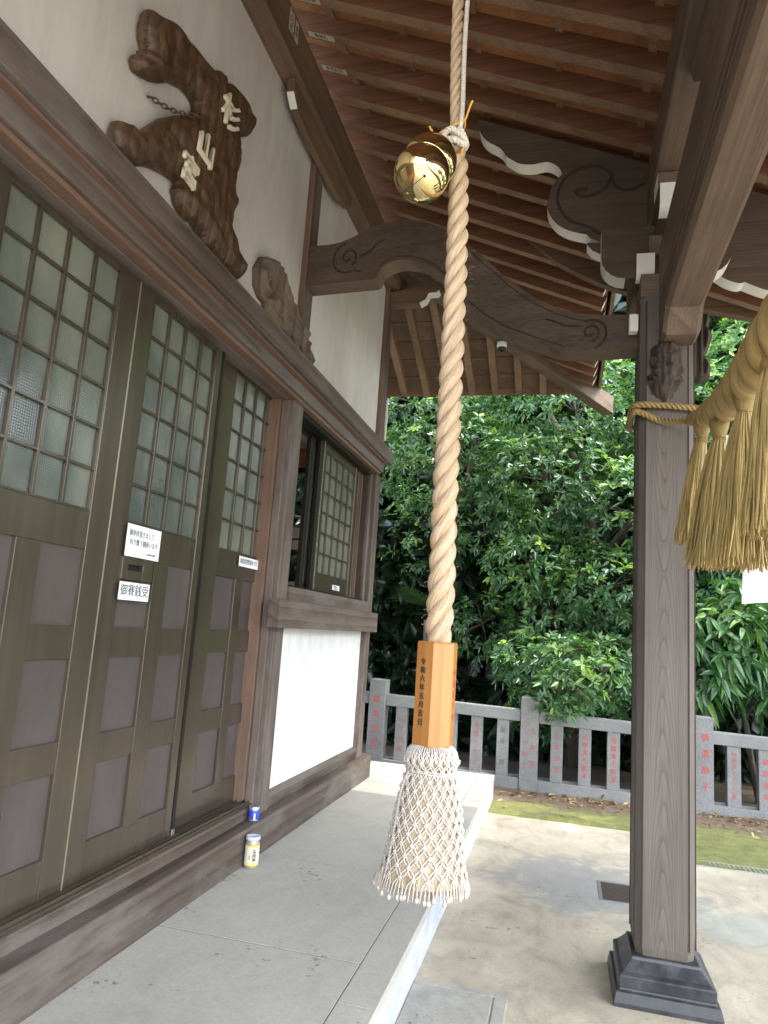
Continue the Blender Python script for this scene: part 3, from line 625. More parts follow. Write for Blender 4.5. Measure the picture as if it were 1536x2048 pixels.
q.prism([(-5.5, -2.6, zr(-5.5) + .25), (.36, -2.6, zr(.36) + .25), (.36, 8.42, zr(.36) + .25), (-5.5, 8.42 - 5.86, zr(-5.5) + .25)], (0, 0, .10))
q.prism([(-5.5, 8.42 - 5.86, zr(-5.5) + .25), (.36, 8.42, zr(.36) + .25), (-5.5, 8.42, zr(.36) + .25)], (0, 0, .10))
q.prism([(.0, -1.75, zr(0) + .36), (2.62, -1.75, zr(2.62) + .25), (2.62, 5.52, zr(2.62) + .25), (.0, 5.52, zr(0) + .36)], (0, 0, .10))
q.build('roof', M['roofslate'] if 'roofslate' in M else M['blackstone'], B)
q = MB(); q.box(.33, .36, 5.52, 8.40, zr(.33) + .10, zr(.33) + .25); q.build('eave_board', M['rafter'], B)
q = MB(); q.box(-4.2, .33, 8.335, 8.36, ze(8.34) + .03, ze(8.34) + .22); q.build('eave_board', M['rafter'], B)
q = MB(); q.box(2.47, 2.50, -1.7, 5.46, zr(2.5) + .03, zr(2.5) + .24); q.build('eave_board', M['rafter'], B)
# curved verge board of the porch roof
def hafu_bottom(x):
    pts = [(-.42, 4.90), (-.373, 4.850), (-.28, 4.74), (-.11, 4.598), (.079, 4.478), (.263, 4.377), (.6, 4.25), (1.0, 4.138), (1.41, 4.033), (2.0, 3.90), (2.7, 3.78)]
    for (a, b_), (c, e) in zip(pts[:-1], pts[1:]):
        if a <= x <= c: return b_ + (e - b_) * (x - a) / (c - a)
    return pts[-1][1]
xs = [-.42 + i * (3.05 / 30) for i in range(31)]
q = MB(); pl = [(x, 5.44, hafu_bottom(x)) for x in xs] + [(x, 5.44, max(zr(x) + .30, hafu_bottom(x) + .03)) for x in reversed(xs)]
for i in range(30):
    a, b_ = xs[i], xs[i + 1]
    q.quadbox([(a, 5.44, hafu_bottom(a)), (b_, 5.44, hafu_bottom(b_)), (b_, 5.51, hafu_bottom(b_)), (a, 5.51, hafu_bottom(a)), (a, 5.44, zr(a) + .30), (b_, 5.44, zr(b_) + .30), (b_, 5.51, zr(b_) + .30), (a, 5.51, zr(a) + .30)])
bmh = q.build('verge_board', M['purlinX'], B)
# ---- porch pillar
PXC, PYC, PH = .4935, 3.90, .135
def octp(z, h=PH, c=.032):
    return [(PXC - h + c, PYC - h, z), (PXC + h - c, PYC - h, z), (PXC + h, PYC - h + c, z), (PXC + h, PYC + h - c, z), (PXC + h - c, PYC + h, z), (PXC - h + c, PYC + h, z), (PXC - h, PYC + h - c, z), (PXC - h, PYC - h + c, z)]
q = MB(); zs = [(.165, PH - .022), (.185, PH - .010), (.23, PH - .003), (.30, PH), (3.45, PH)]
for z, h in zs: q.v += octp(z, h)
for i in range(len(zs) - 1):
    for j in range(8): j2 = (j + 1) % 8; q.f.append((i * 8 + j, i * 8 + j2, i * 8 + 8 + j2, i * 8 + 8 + j))
q.f.append(tuple(range(7, -1, -1))); q.f.append(tuple(range(32, 40)))
pil = q.build('porch_pillar', M['pillar'], B)
q = MB()   # bead strips along the chamfers
for sx, sy in ((-1, -1), (1, -1), (1, 1), (-1, 1)):
    for (dx, dy) in ((PH - .032, PH), (PH, PH - .032)):
        cx, cy = PXC + sx * dx, PYC + sy * dy; q.box(cx - .003, cx + .003, cy - .003, cy + .003, .24, 3.42)
q.build('chamfer_bead', M['groove'], pil)
# base stone: sill tier, recessed neck, upper cavetto
q = MB()
def ring(prof, cx=PXC, cy=PYC):
    b0 = len(q.v)
    for h, z in prof: q.v.extend([(cx - h, cy - h, z), (cx + h, cy - h, z), (cx + h, cy + h, z), (cx - h, cy + h, z)])
    for i in range(len(prof) - 1):
        for j in range(4): j2 = (j + 1) % 4; q.f.append((b0 + i * 4 + j, b0 + i * 4 + j2, b0 + i * 4 + 4 + j2, b0 + i * 4 + 4 + j))
    q.f.append((b0 + 3, b0 + 2, b0 + 1, b0)); e = b0 + 4 * (len(prof) - 1); q.f.append((e, e + 1, e + 2, e + 3))
ring([(.230, -.02), (.230, .018), (.221, .060), (.207, .063), (.202, .073), (.205, .077), (.207, .118), (.203, .124), (.187, .136), (.175, .150), (.152, .178), (.146, .192), (.1365, .192)])
bs = q.build('base_stone', M['blackstone'], B, bevel=.004)
# ---- porch longitudinal beam
def beam_bottom(y):
    if y > 3.62: return 3.165
    if y > 3.52: return 3.165 + (3.62 - y) / .10 * .10
    return 3.265
q = MB(); ysb = [-.3, 0, .6, 1.2, 1.8, 2.4, 3.0, 3.40, 3.52, 3.62, 3.765]
x0, x1 = .452, .632
for a, b_ in zip(ysb[:-1], ysb[1:]):
    za, zb = beam_bottom(a), beam_bottom(b_); zt = 3.72; c = .02
    sa = [(x0, za + c), (x0 + c, za), (x1 - c, za), (x1, za + c), (x1, zt), (x0, zt)]; sb_ = [(x0, zb + c), (x0 + c, zb), (x1 - c, zb), (x1, zb + c), (x1, zt), (x0, zt)]
    b0 = len(q.v); q.v += [(px, a, pz) for px, pz in sa] + [(px, b_, pz) for px, pz in sb_]
    for i in range(6): j = (i + 1) % 6; q.f.append((b0 + i, b0 + 6 + i, b0 + 6 + j, b0 + j))
q.f.append(tuple(range(5, -1, -1))); q.f.append(tuple(range(len(q.v) - 6, len(q.v))))
bmn = q.build('porch_beam', M['beamY'], B)
q = MB()
for zz, dd in ((3.345, .006), (3.385, .010), (3.43, .007)): q.box(x0 - dd, x0, -.3, 3.70, zz, zz + .018)
q.build('beam_moulding', M['beamY'], bmn, bevel=.004)
# strut carving and purlin above
strut = [(1.35, 4.09), (1.42, 3.98), (1.62, 3.90), (1.72, 3.72), (1.95, 3.72), (1.98, 3.82), (2.15, 3.88), (2.32, 3.82), (2.35, 3.72), (2.58, 3.72), (2.68, 3.90), (2.88, 3.98), (2.95, 4.09)]
relief('carved_strut', strut, lambda a, b_, h: (.50 - h, a, b_), lambda a, b_, d: .02 + .03 * abs(n2(a, b_, 12, 4)) * min(1, d / .03), M['beamY'], B, .02, .05)
q = MB(); q.box(.415, .585, -1.6, 5.46, 4.085, 4.385); q.build('porch_purlin', M['beamY'], B, bevel=.012)
# brackets over the pillar
def bracket(name, x0, x1, y0, y1, z0, z1, white=(), mat='beamX', curve=True):
    q = MB(); q.box(x0, x1, y0, y1, z0, z1); fm = [1 if i in white else 0 for i in range(6)]
    return q.build(name, None, B, bevel=.006, mats=[M[mat], M['white']], fmat=fm)
def hijiki(axis, c0, c1, w0, w1, z0, z1, r=.07):
    """bracket arm with quarter-round lower ends, white end grain"""
    q = MB(); pr = []
    pr.append((c0, z1)); n_ = 5; pr.append((c0, z0 + r))
    for i in range(1, n_): an = math.pi / 2 * i / n_; pr.append((c0 + r * (1 - math.cos(an)), z0 + r * (1 - math.sin(an))))
    pr.append((c0 + r, z0)); pr.append((c1 - r, z0))
    for i in range(1, n_): an = math.pi / 2 * i / n_; pr.append((c1 - r * (1 - math.sin(an)), z0 + r * (1 - math.cos(an))))
    pr.append((c1, z0 + r)); pr.append((c1, z1))
    k = len(pr)
    if axis == 'X': q.prism([(a, w0, z) for a, z in pr], (0, w1 - w0, 0))
    else: q.prism([(w0, a, z) for a, z in pr], (w1 - w0, 0, 0))
    fm = [0, 0]
    for i in range(k):
        fm.append(1 if (i <= n_ or (i >= k - n_ - 2 and i < k - 1)) else 0)
    return q.build('bracket_arm', None, B, mats=[M['tieX' if axis == 'X' else 'tieY'], M['white']], fmat=fm)
bracket('bearing_block', .36, .63, 3.77, 4.03, 3.45, 3.585)
hijiki('X', .155, .83, 3.84, 3.96, 3.60, 3.905, .13)
hijiki('Y', 3.78, 4.30, .338, .432, 3.57, 3.71, .07)
hijiki('Y', 3.58, 4.40, .432, .54, 3.83, 3.99, .07)
bracket('bearing_block', .425, .55, 3.62, 3.78, 3.992, 4.082, (5,), 'beamY')
bracket('bearing_block', .40, .60, 3.80, 4.0, 3.71, 3.828, (), 'beamY')
# tabasami: carved wing boards against the rafters
def px2(pts): return pts
wing = [(-.600, 4.822), (-.590, 4.74), (-.545, 4.665), (-.455, 4.60), (-.42, 4.545), (-.34, 4.485), (-.255, 4.468), (-.165, 4.475), (-.10, 4.435), (-.075, 4.385), (-.12, 4.33), (-.150, 4.24), (-.155, 4.16), (-.11, 4.07), (-.03, 4.01), (.075, 3.975), (.105, 3.945), (.165, 3.92), (.225, 3.915), (.26, 3.88), (.275, 3.835), (.415, 3.86), (.415, 4.405)]
def wingboard(outl, y0, th):
    q = MB(); k = len(outl); q.prism([(a, y0, b_) for a, b_ in outl], (0, th, 0))
    fm = [0, 0] + [1 if 0 <= i < 80 else 0 for i in range(k)]
    return q.build('carved_wing_board', None, B, mats=[M['tieX'], M['white']], fmat=fm)
def crm(pts, n_=4, sharp=()):
    out = []; k = len(pts)
    for i in range(k - 1):
        p0, p1, p2, p3 = pts[max(i - 1, 0)], pts[i], pts[i + 1], pts[min(i + 2, k - 1)]
        if i in sharp: p0 = p1
        if i + 1 in sharp: p3 = p2
        for t in range(n_):
            t /= n_; out.append(tuple(.5 * ((2 * b_) + (c - a) * t + (2 * a - 5 * b_ + 4 * c - d) * t * t + (3 * b_ - a - 3 * c + d) * t ** 3) for a, b_, c, d in zip(p0, p1, p2, p3)))
    out.append(pts[-1]); return out
NW = 4
wing = crm(wing[:21], NW, (0, 4, 9, 15, 20)) + wing[21:]
wb = wingboard(wing, 4.0, .10)
wing2 = [(1.0 - a * .9 + .0, b_ - (.0 if i < 0 else .33 * (1.0 - a * .9 - a) * .55)) for i, (a, b_) in enumerate(wing)]
wing2 = [(x_, min(z_, zr(x_) - .004)) for x_, z_ in [(1.0 - a, z_ - T * (1 - 2 * a)) for a, z_ in wing]]
wingboard(wing2[::-1], 4.0, .10) if False else None
wg = MB(); k = len(wing2); wg.prism([(a, 4.0, b_) for a, b_ in wing2], (0, .10, 0)); wg.build('carved_wing_board', None, B, mats=[M['tieX'], M['white']], fmat=[0, 0] + [1 if 0 <= i < 80 else 0 for i in range(k)])
# lower scalloped nose under the wing
nose = [(.10, 3.91), (.10, 3.90), (.13, 3.86), (.175, 3.835), (.215, 3.845), (.235, 3.82), (.26, 3.77), (.285, 3.72), (.33, 3.72), (.36, 3.91)]
q = MB(); q.prism([(a - .02, 4.0, b_ + .01) for a, b_ in nose], (0, .09, 0)); q.build('carved_nose', None, B, mats=[M['tieX'], M['white']], fmat=[0, 0] + [1] * 7 + [0] * 3)
# scroll grooves
def scroll(pts, y, parent, r=.007, mat='groove'):
    P = [Vector((a, y, b_)) for a, b_ in pts]
    out = []
    for i in range(len(P) - 1):
        p0, p1, p2, p3 = P[max(i - 1, 0)], P[i], P[i + 1], P[min(i + 2, len(P) - 1)]
        for t in range(6):
            t /= 6; out.append(.5 * ((2 * p1) + (p2 - p0) * t + (2 * p0 - 5 * p1 + 4 * p2 - p3) * t * t + (3 * p1 - p0 - 3 * p2 + p3) * t ** 3))
    out.append(P[-1]); q = MB(); q.tube(out, r, 6); return q.build('scroll_carving', M[mat], parent, smooth=True)
scroll([(.40, 4.28), (.33, 4.245), (.27, 4.25), (.225, 4.29), (.21, 4.35), (.16, 4.40), (.09, 4.415), (.01, 4.40), (-.06, 4.35), (-.095, 4.27), (-.09, 4.18), (-.04, 4.09), (.03, 4.045), (.09, 4.02), (.14, 3.98), (.21, 3.955), (.25, 3.91), (.40, 3.925)], 4.0, wb, .009, 'beamdark' if 'beamdark' in M else 'groove')
scroll([(.21, 4.345), (.185, 4.28), (.13, 4.235), (.07, 4.22), (.02, 4.235), (.01, 4.265), (.04, 4.275), (.07, 4.26)], 4.0, wb, .010)
# ---- rainbow tie beam (S-curved) from wall post to pillar
E_ = [(620,487),(637,491),(671,487),(704,475),(733,460),(762,448),(801,442),(839,443),(873,451),(892,460),(940,491),(974,520),(1018,559),(1066,593),(1114,617),(1152,626),(1196,630),(1268,630)]
top = [(-1.77, 4.185), (-1.70, 4.165), (-1.565, 4.156), (-1.443, 4.178), (-1.339, 4.214), (-1.236, 4.238), (-1.098, 4.236), (-0.964, 4.207), (-0.847, 4.155), (-0.761, 4.096), (-0.619, 3.975), (-0.507, 3.859), (-0.367, 3.71), (-0.22, 3.58), (-0.081, 3.493), (0.026, 3.445), (0.146, 3.417), (0.36, 3.395)]
bot = [(0.36, 3.200), (0.123, 3.206), (-0.035, 3.223), (-0.171, 3.283), (-0.353, 3.372), (-0.505, 3.476), (-0.629, 3.599), (-0.717, 3.70), (-0.776, 3.783), (-0.829, 3.845), (-0.912, 3.903), (-1.013, 3.943), (-1.113, 3.957), (-1.196, 3.931), (-1.228, 3.895), (-1.243, 3.858), (-1.27, 3.850), (-1.50, 3.862), (-1.77, 3.875)]
def tie_pt(x, z, off):
    t = (x + 1.765) / (.36 + 1.765); y = 4.235 + (3.86 - 4.235) * t; return (x, y - .0 + off, z)
top0, bot0 = top, bot; top = crm(top, 4); bot = crm(bot, 4, (16,))
q = MB(); pl = top + bot; q.v = [tie_pt(x, z, 0) for x, z in pl] + [tie_pt(x, z, .15) for x, z in pl]; k = len(pl)
import mathutils.geometry as mg
tri = mg.tessellate_polygon([[Vector((x, z, 0)) for x, z in pl]])
for t_ in tri: q.f.append(tuple(t_)); q.f.append(tuple(i + k for i in reversed(t_)))
fm = [0] * len(q.f)
for i in range(k): j = (i + 1) % k; q.f.append((i, j, k + j, k + i)); fm.append(1 if i >= len(top) - 1 else 0)
tie = q.build('rainbow_tie_beam', None, B, mats=[M['tieX'], M['beamX']], fmat=fm)
bmsh = bmesh.new(); bmsh.from_mesh(tie.data); bmesh.ops.recalc_face_normals(bmsh, faces=bmsh.faces); bmsh.to_mesh(tie.data); bmsh.free()
def tscroll(pts, r=.006):
    P = [Vector(tie_pt(a, b_, -.001)) for a, b_ in pts]; q = MB(); q.tube(P, r, 6); q.build('scroll_carving', M['groove'], tie, smooth=True)
def spiral(cx, cz, r0, r1, a0, a1, n_=26): return [(cx + (r0 + (r1 - r0) * i / n_) * math.cos(R(a0 + (a1 - a0) * i / n_)), cz + (r0 + (r1 - r0) * i / n_) * math.sin(R(a0 + (a1 - a0) * i / n_))) for i in range(n_ + 1)]
tscroll(spiral(-1.46, 4.035, .015, .07, 320, -60), .007); tscroll(spiral(-1.46, 4.03, .115, .10, 100, 290), .006); tscroll(spiral(-1.40, 4.0, .06, .09, -100, -60), .006); tscroll(crm([(-1.37, 4.03), (-1.30, 4.055), (-1.26, 4.09), (-1.2, 4.12)]))
tscroll(spiral(.105, 3.318, .012, .055, 330, -80), .007); tscroll(spiral(.105, 3.31, .080, .092, 110, -75), .006); tscroll(crm([(.05, 3.365), (-.02, 3.372), (-.07, 3.395), (-.14, 3.43)]))
tscroll([(b_[0], b_[1] + .028) for b_ in bot0[2:15]], .004)
tscroll([(t_[0], t_[1] - .04) for t_ in top0[10:17]], .003)
bracket('beam_end_block', .305, .352, 3.79, 3.855, 3.27, 3.365, (0, 1, 2, 3, 4, 5))
# corner bracket arm above the far post
cb = [(-1.76, 4.93), (-1.76, 4.80), (-1.46, 4.80), (-1.40, 4.835), (-1.37, 4.90), (-1.29, 4.905), (-1.27, 4.93), (-1.31, 4.955), (-1.60, 4.955)]
q = MB(); q.prism([(a, 6.42, b_) for a, b_ in cb], (0, .12, 0)); q.build('bracket_arm', None, B, mats=[M['purlinX'], M['white']], fmat=[0, 0, 0, 0, 1, 1, 1, 1, 1, 0, 0])
bx('cable_cover', M['white'], B, -1.80, -1.75, 6.575, 6.60, 3.43, 3.86, .01)
# carved noses around the pillar head: one under the beam, one pointing out
def rough_carving(name, c, r_, h, ax, parent, seed):
    q = MB(); nu, nv = 40, 30
    for i in range(nv + 1):
        t = i / nv
        for j in range(nu):
            an = 2 * math.pi * j / nu; prof = math.sin(math.pi * min(1, max(0, t * .97 + .03))) ** .45
            rr = prof * (1 + .7 * abs(n2(math.cos(an) * 2.2 + t * 2, math.sin(an) * 2.2, 3.4, seed)) - .55 * abs(n2(math.cos(an) * 6, math.sin(an) * 6 + t * 7, 1.3, seed + 2)) - .25 * abs(math.sin(an * 7 + t * 5)))
            q.v.append((c[0] + r_[0] * rr * math.cos(an) + ax[0] * (1 - t), c[1] + r_[1] * rr * math.sin(an) + ax[1] * (1 - t), c[2] + h * (t - .5)))
    for i in range(nv):
        for j in range(nu): j2 = (j + 1) % nu; q.f.append((i * nu + j, i * nu + j2, (i + 1) * nu + j2, (i + 1) * nu + j))
    q.f.append(tuple(range(nu - 1, -1, -1))); q.f.append(tuple(range(nv * nu, nv * nu + nu)))
    return q.build(name, M['carvedark'], parent, smooth=True)
M['carvedark'] = wood('dark_weathered_carving', (.03, .022, .018), (.06, .045, .038), (.11, .085, .07), 'Z', 5, rough=.85, streak=2)
rough_carving('carved_nose', (.495, 3.74, 3.03), (.088, .080), .34, (-.02, .05), B, 3)
kb = [(.625, 3.03), (.625, 3.36), (.70, 3.39), (.735, 3.36), (.72, 3.30), (.745, 3.26), (.72, 3.18), (.705, 3.15), (.735, 3.08), (.728, 3.03), (.68, 3.015)]
relief('carved_nose', [(a - .01, b_) for a, b_ in kb], lambda a, b_, h: (a, 3.87 - h, b_), lambda a, b_, d: .045 * min(1, d / .018) + .02 * math.sin(a * 190) * min(1, d / .02), M['carvedark'], B, .006, .06)
# =====================================================================
# BELL ROPE
# =====================================================================
def interp(P, t):
    for (a, va), (b_, vb) in zip(P[:-1], P[1:]):
        if t <= b_:
            u = max(0, (t - a) / (b_ - a)); u = u * u * (3 - 2 * u) if False else u
            if isinstance(va, (int, float)): return va + (vb - va) * u
            return tuple(x + (y - x) * u for x, y in zip(va, vb))
    return P[-1][1]
def smooth_path(pts, n_=12):
    P = [Vector(p) for p in pts]; out = []
    for i in range(len(P) - 1):
        p0, p1, p2, p3 = P[max(i - 1, 0)], P[i], P[i + 1], P[min(i + 2, len(P) - 1)]
        for k in range(n_):
            t = k / n_; out.append(.5 * ((2 * p1) + (p2 - p0) * t + (2 * p0 - 5 * p1 + 4 * p2 - p3) * t * t + (3 * p1 - p0 - 3 * p2 + p3) * t ** 3))
    out.append(P[-1]); return out
def twisted(name, path, rad, pitch, mat, parent, strands=3, step=.006, sides=14, sr=.53, off=.52, phase=0, jitter=.0, hand=1):
    """laid rope: each strand a helix of its own"""
    path = [Vector(p) for p in path]; cum = [0]
    for a, b_ in zip(path[:-1], path[1:]): cum.append(cum[-1] + (b_ - a).length)
    L = cum[-1]; N = int(L / step); q = MB(); q.uv = []
    fr = []; j = 0; prev = None
    for i in range(N + 1):
        s_ = L * i / N
        while j < len(cum) - 2 and cum[j + 1] < s_: j += 1
        u = (s_ - cum[j]) / max(cum[j + 1] - cum[j], 1e-9); p = path[j].lerp(path[j + 1], u)
        t = (path[min(j + 2, len(path) - 1)] - path[max(j - 1, 0)]).normalized()
        a = (Vector((1, 0, 0)) if prev is None and abs(t.x) < .9 else (prev or Vector((0, 1, 0)))); a = (a - t * t.dot(a)).normalized(); prev = a
        fr.append((p, t, a, t.cross(a), s_))
    ph = 0; last = 0; phs = []
    for i, f in enumerate(fr):
        pt = pitch(f[4] / L) if callable(pitch) else pitch
        ph += (f[4] - last) / pt * 2 * math.pi * hand; last = f[4]; phs.append(ph)
    for k in range(strands):
        cen = []
        for i, (p, t, a, b_, s_) in enumerate(fr):
            r_ = rad(s_ / L) if callable(rad) else rad
            an = phs[i] + phase + 2 * math.pi * k / strands; rj = 1 + jitter * n2(s_ * 9, k * 5.1, 1, 3)
            d = a * math.cos(an) + b_ * math.sin(an); cen.append((p + d * r_ * off * rj, r_ * sr * rj, d, s_, r_))
        b0 = len(q.v)
        for i, (c, r_, d, s_, R_) in enumerate(cen):
            t = (cen[min(i + 1, len(cen) - 1)][0] - cen[max(i - 1, 0)][0]).normalized(); e1 = (d - t * t.dot(d)).normalized(); e2 = t.cross(e1)
            for m_ in range(sides + 1):
                an = 2 * math.pi * m_ / sides; q.v.append(tuple(c + (e1 * math.cos(an) + e2 * math.sin(an)) * r_)); q.uv.append((m_ / sides + k * .37, s_))
        for i in range(len(cen) - 1):
            for m_ in range(sides): a0 = b0 + i * (sides + 1) + m_; q.f.append((a0, a0 + 1, a0 + sides + 2, a0 + sides + 1))
    return q.build(name, mat, parent, smooth=True)
RX, RY = -.322, 1.90
BR = thing('bell_rope', 'thick twisted hemp bell-pull with an orange wooden sleeve and white netted tassel', 'bell rope', (RX, RY, .94))
rp = smooth_path([(-.322, RY, 1.55), (-.321, RY, 1.75), (-.324, RY, 1.96), (-.326, RY, 2.30), (-.329, RY, 2.70), (-.337, RY, 2.95), (-.352, RY, 3.12), (-.362, RY, 3.3), (-.369, RY, 3.6), (-.372, RY, 4.0), (-.374, RY, 4.70)], 10)
def rrad(t):
    z = t * 3.15; pts = [(0, .030), (.06, .0365), (.4, .0345), (.8, .033), (1.15, .031), (1.42, .029), (1.5, .020), (1.62, .0185), (3.15, .0175)]
    for (a, va), (b_, vb) in zip(pts[:-1], pts[1:]):
        if z <= b_: return va + (vb - va) * (z - a) / (b_ - a)
    return .0175
twisted('rope', rp, rrad, lambda t: .175 if t < .46 else .12, M['hemp'], BR, jitter=.05, phase=1.0)
# stray fibres
q = MB()
for i in range(190):
    z = 1.58 + random.random() * 1.2; a = random.random() * 6.28; r_ = .031; c = Vector((RX + r_ * math.cos(a), RY + r_ * math.sin(a), z)); d = Vector((math.cos(a), math.sin(a), random.uniform(-1, 1))) * random.uniform(.006, .018)
    q.tube([c, c + d * .5 + Vector((0, 0, .002)), c + d + Vector((0, 0, random.uniform(-.008, .004)))], .00032, 3, cap=False)
q.build('loose_fibres', M['hemp'], BR)
# wooden sleeve, hexagonal
HA = -91.3; HR = .0565
q = MB(); prof = [(HR - .004, 1.308), (HR, 1.313), (HR, 1.570), (HR - .003, 1.575), (HR - .012, 1.575), (HR - .012, 1.56)]
for r_, z in prof:
    for k in range(6): an = R(HA + 60 * k); q.v.append((RX + r_ * math.cos(an), RY + r_ * math.sin(an), z))
for i in range(len(prof) - 1):
    for k in range(6): k2 = (k + 1) % 6; q.f.append((i * 6 + k, i * 6 + k2, i * 6 + 6 + k2, i * 6 + 6 + k))
q.f.append((5, 4, 3, 2, 1, 0)); q.f.append(tuple(range(30, 36)))
sl = q.build('wooden_sleeve', M['sleeve'], BR, bevel=.0015)
def face_rot(an): # text facing direction an (degrees) in the XY plane
    return Matrix.Rotation(R(an + 90), 3, 'Z') @ Matrix.Rotation(R(90), 3, 'X')
ap = HR * math.cos(R(30)) + .0003
an = HA - 30; text('lettering', '令\n和\n六\n年\n五\n月\n吉\n日', .0185, (RX + ap * math.cos(R(an)) - .003, RY + ap * math.sin(R(an)), 1.445), face_rot(an), M['ink'], sl, line=1.18)
an = HA + 90; text('lettering', '奉\n納\n氏\n子\n中', .022, (RX + ap * math.cos(R(an)), RY + ap * math.sin(R(an)), 1.44), face_rot(an), M['redpaint'], sl, line=1.3)
# tassel core
TP = [(1.312, .040), (1.300, .056), (1.285, .064), (1.268, .067), (1.252, .0585), (1.244, .0585), (1.225, .066), (1.19, .073), (1.14, .082), (1.09, .089), (1.04, .096), (1.01, .103), (.985, .110), (.965, .112)]
def TR(z):
    for (a, ra_), (b_, rb_) in zip(TP[:-1], TP[1:]):
        if z >= b_: return ra_ + (rb_ - ra_) * (a - z) / (a - b_)
    return TP[-1][1]
def TC(z): f = max(0, (1.24 - z) / .3); return (RX - .012 * f * f, RY + .004 * f)
q = MB(); q.uv = []; seg = 160; zs = [1.312 - i * (1.312 - .985) / 34 for i in range(35)]
for z in zs:
    cx, cy = TC(z)
    for k in range(seg + 1):
        a = 2 * math.pi * k / seg; r_ = TR(z) - .0045 + .0022 * n2(math.cos(a) * 26, math.sin(a) * 26 + z * 2, 1, 6); q.v.append((cx + r_ * math.cos(a), cy + r_ * math.sin(a), z)); q.uv.append((k / seg * 3, z))
for i in range(len(zs) - 1):
    for k in range(seg): a0 = i * (seg + 1) + k; q.f.append((a0, a0 + seg + 1, a0 + seg + 2, a0 + 1))
b0 = (len(zs) - 1) * (seg + 1); q.f.append(tuple(b0 + k for k in range(seg)))
tas = q.build('tassel', M['hempfine'], BR, smooth=True)
q = MB()
for i in range(520):
    a = random.random() * 6.283; z0 = 1.01; cx, cy = TC(.98); r_ = TR(.98) - .005 - random.random() ** 2 * .05; e = random.uniform(-.012, .016)
    p0 = Vector((cx + r_ * .96 * math.cos(a), cy + r_ * .96 * math.sin(a), z0)); p1 = Vector((cx + (r_ + .002) * math.cos(a + .02 * random.uniform(-1, 1)), cy + (r_ + .002) * math.sin(a), .968 + e))
    q.tube([p0, (p0 + p1) / 2, p1], [.0013, .0012, .0007], 3, cap=False)
q.build('hemp_fringe', M['hempfine'], tas)
# knotted net: pairs of cords crossing in diamonds, a knot at each crossing
q = MB(); NK = 19; rowsz = [1.300, 1.272, 1.252, 1.228] + [1.228 - .0245 * (i + 1) for i in range(9)]
def np_(i, j, off=0, dr=0):
    z = rowsz[j]; a = 2 * math.pi * (i + (.5 if j % 2 else 0)) / NK + .05; cx, cy = TC(z); r_ = TR(z) + .0025 + dr; return (a, z, r_)
def tpt(a, z, r_): cx, cy = TC(z); return Vector((cx + r_ * math.cos(a), cy + r_ * math.sin(a), z))
w_ = 2 * math.pi / NK
for j in range(len(rowsz) - 1):
    for i in range(NK):
        a, z, r_ = np_(i, j)
        for sgn in (-1, 1):
            z2 = rowsz[j + 1]; a2 = a + sgn * w_ / 2
            for dd in (-1, 1):
                pts = []
                for k in range(5):
                    t = k / 4; zz = z + (z2 - z) * t; bow = math.sin(math.pi * t) * .13 * dd * w_; aa = a + (a2 - a) * t + bow + dd * .04 * w_; pts.append(tpt(aa, zz, TR(zz) + .0025 + .0008 * math.sin(math.pi * t)))
                q.tube(pts, .0020, 5, cap=False)
net = q.build('knotted_net', M['cotton'], tas, smooth=True)
q = MB()
for j in range(1, len(rowsz)):
    for i in range(NK):
        a, z, r_ = np_(i, j); c = tpt(a, z, TR(z) + .004)
        e = Vector((-math.sin(a), math.cos(a), 0)); n_ = Vector((math.cos(a), math.sin(a), 0))
        for (du, dv) in ((-.0028, 0), (.0028, 0), (0, .0030), (0, -.0030)):
            cc = c + e * du + Vector((0, 0, dv)); q.tube([cc - e * .0034, cc + n_ * .0018, cc + e * .0034], [.0022, .0034, .0022], 5)
q.build('net_knots', M['cotton'], tas, smooth=True)
# fringe cords with end knots
q = MB(); 
for i in range(NK):
    a, z, r_ = np_(i, len(rowsz) - 1)
    for dd in (-2.2, -.75, .75, 2.2):
        aa = a + dd * w_ * .16; zb = .972 + random.uniform(-.006, .006) - .006
        pts = [tpt(a + dd * w_ * .05, z, TR(z) + .003), tpt(aa, z - .012, TR(z - .012) + .006), tpt(a + dd * w_ * .19 + random.uniform(-.01, .01), zb, TR(zb) + .008)]
        q.tube(pts, .0017, 5)
        if random.random() < .7:
            p = pts[-1]; q.tube([p + Vector((0, 0, .005)), p, p - Vector((0, 0, .007))], [.003, .0058, .0035], 6)
q.build('net_fringe', M['cotton'], tas, smooth=True)
# gathered top of the net
q = MB()
for i in range(NK * 3):
    a = 2 * math.pi * i / (NK * 3); pts = [tpt(a, 1.311, .046), tpt(a + .02, 1.304, .057), tpt(a + .03, 1.296, .0625 + .001 * (i % 2))]; q.tube(pts, .0022, 5, cap=False)
for i in range(NK):
    a = 2 * math.pi * (i + .5) / NK
    for dd in (-.2, .2): q.tube([tpt(a + dd * w_, 1.296, .064), tpt(a + dd * w_ * 1.5, 1.285, .0665), tpt(a + dd * w_, 1.272, .069)], .0021, 5, cap=False)
for k, (z, r_) in enumerate(((1.2495, .0625), (1.2455, .0632))):
    q.tube([tpt(2 * math.pi * i / 48, z + .002 * math.sin(6 * math.pi * i / 48 + k), r_) for i in range(49)], .0021, 6, cap=False)
q.build('net_collar', M['cotton'], tas, smooth=True)
cd = smooth_path([tpt(R(-140), 1.247, .066), tpt(R(-143), 1.20, .082), tpt(R(-142), 1.12, .092), tpt(R(-140), 1.04, .102), tpt(R(-137), .995, .112)], 10)
twisted('hanging_cord', cd, .0036, .012, M['cotton'], tas, strands=2, step=.0012, sides=6, phase=0)

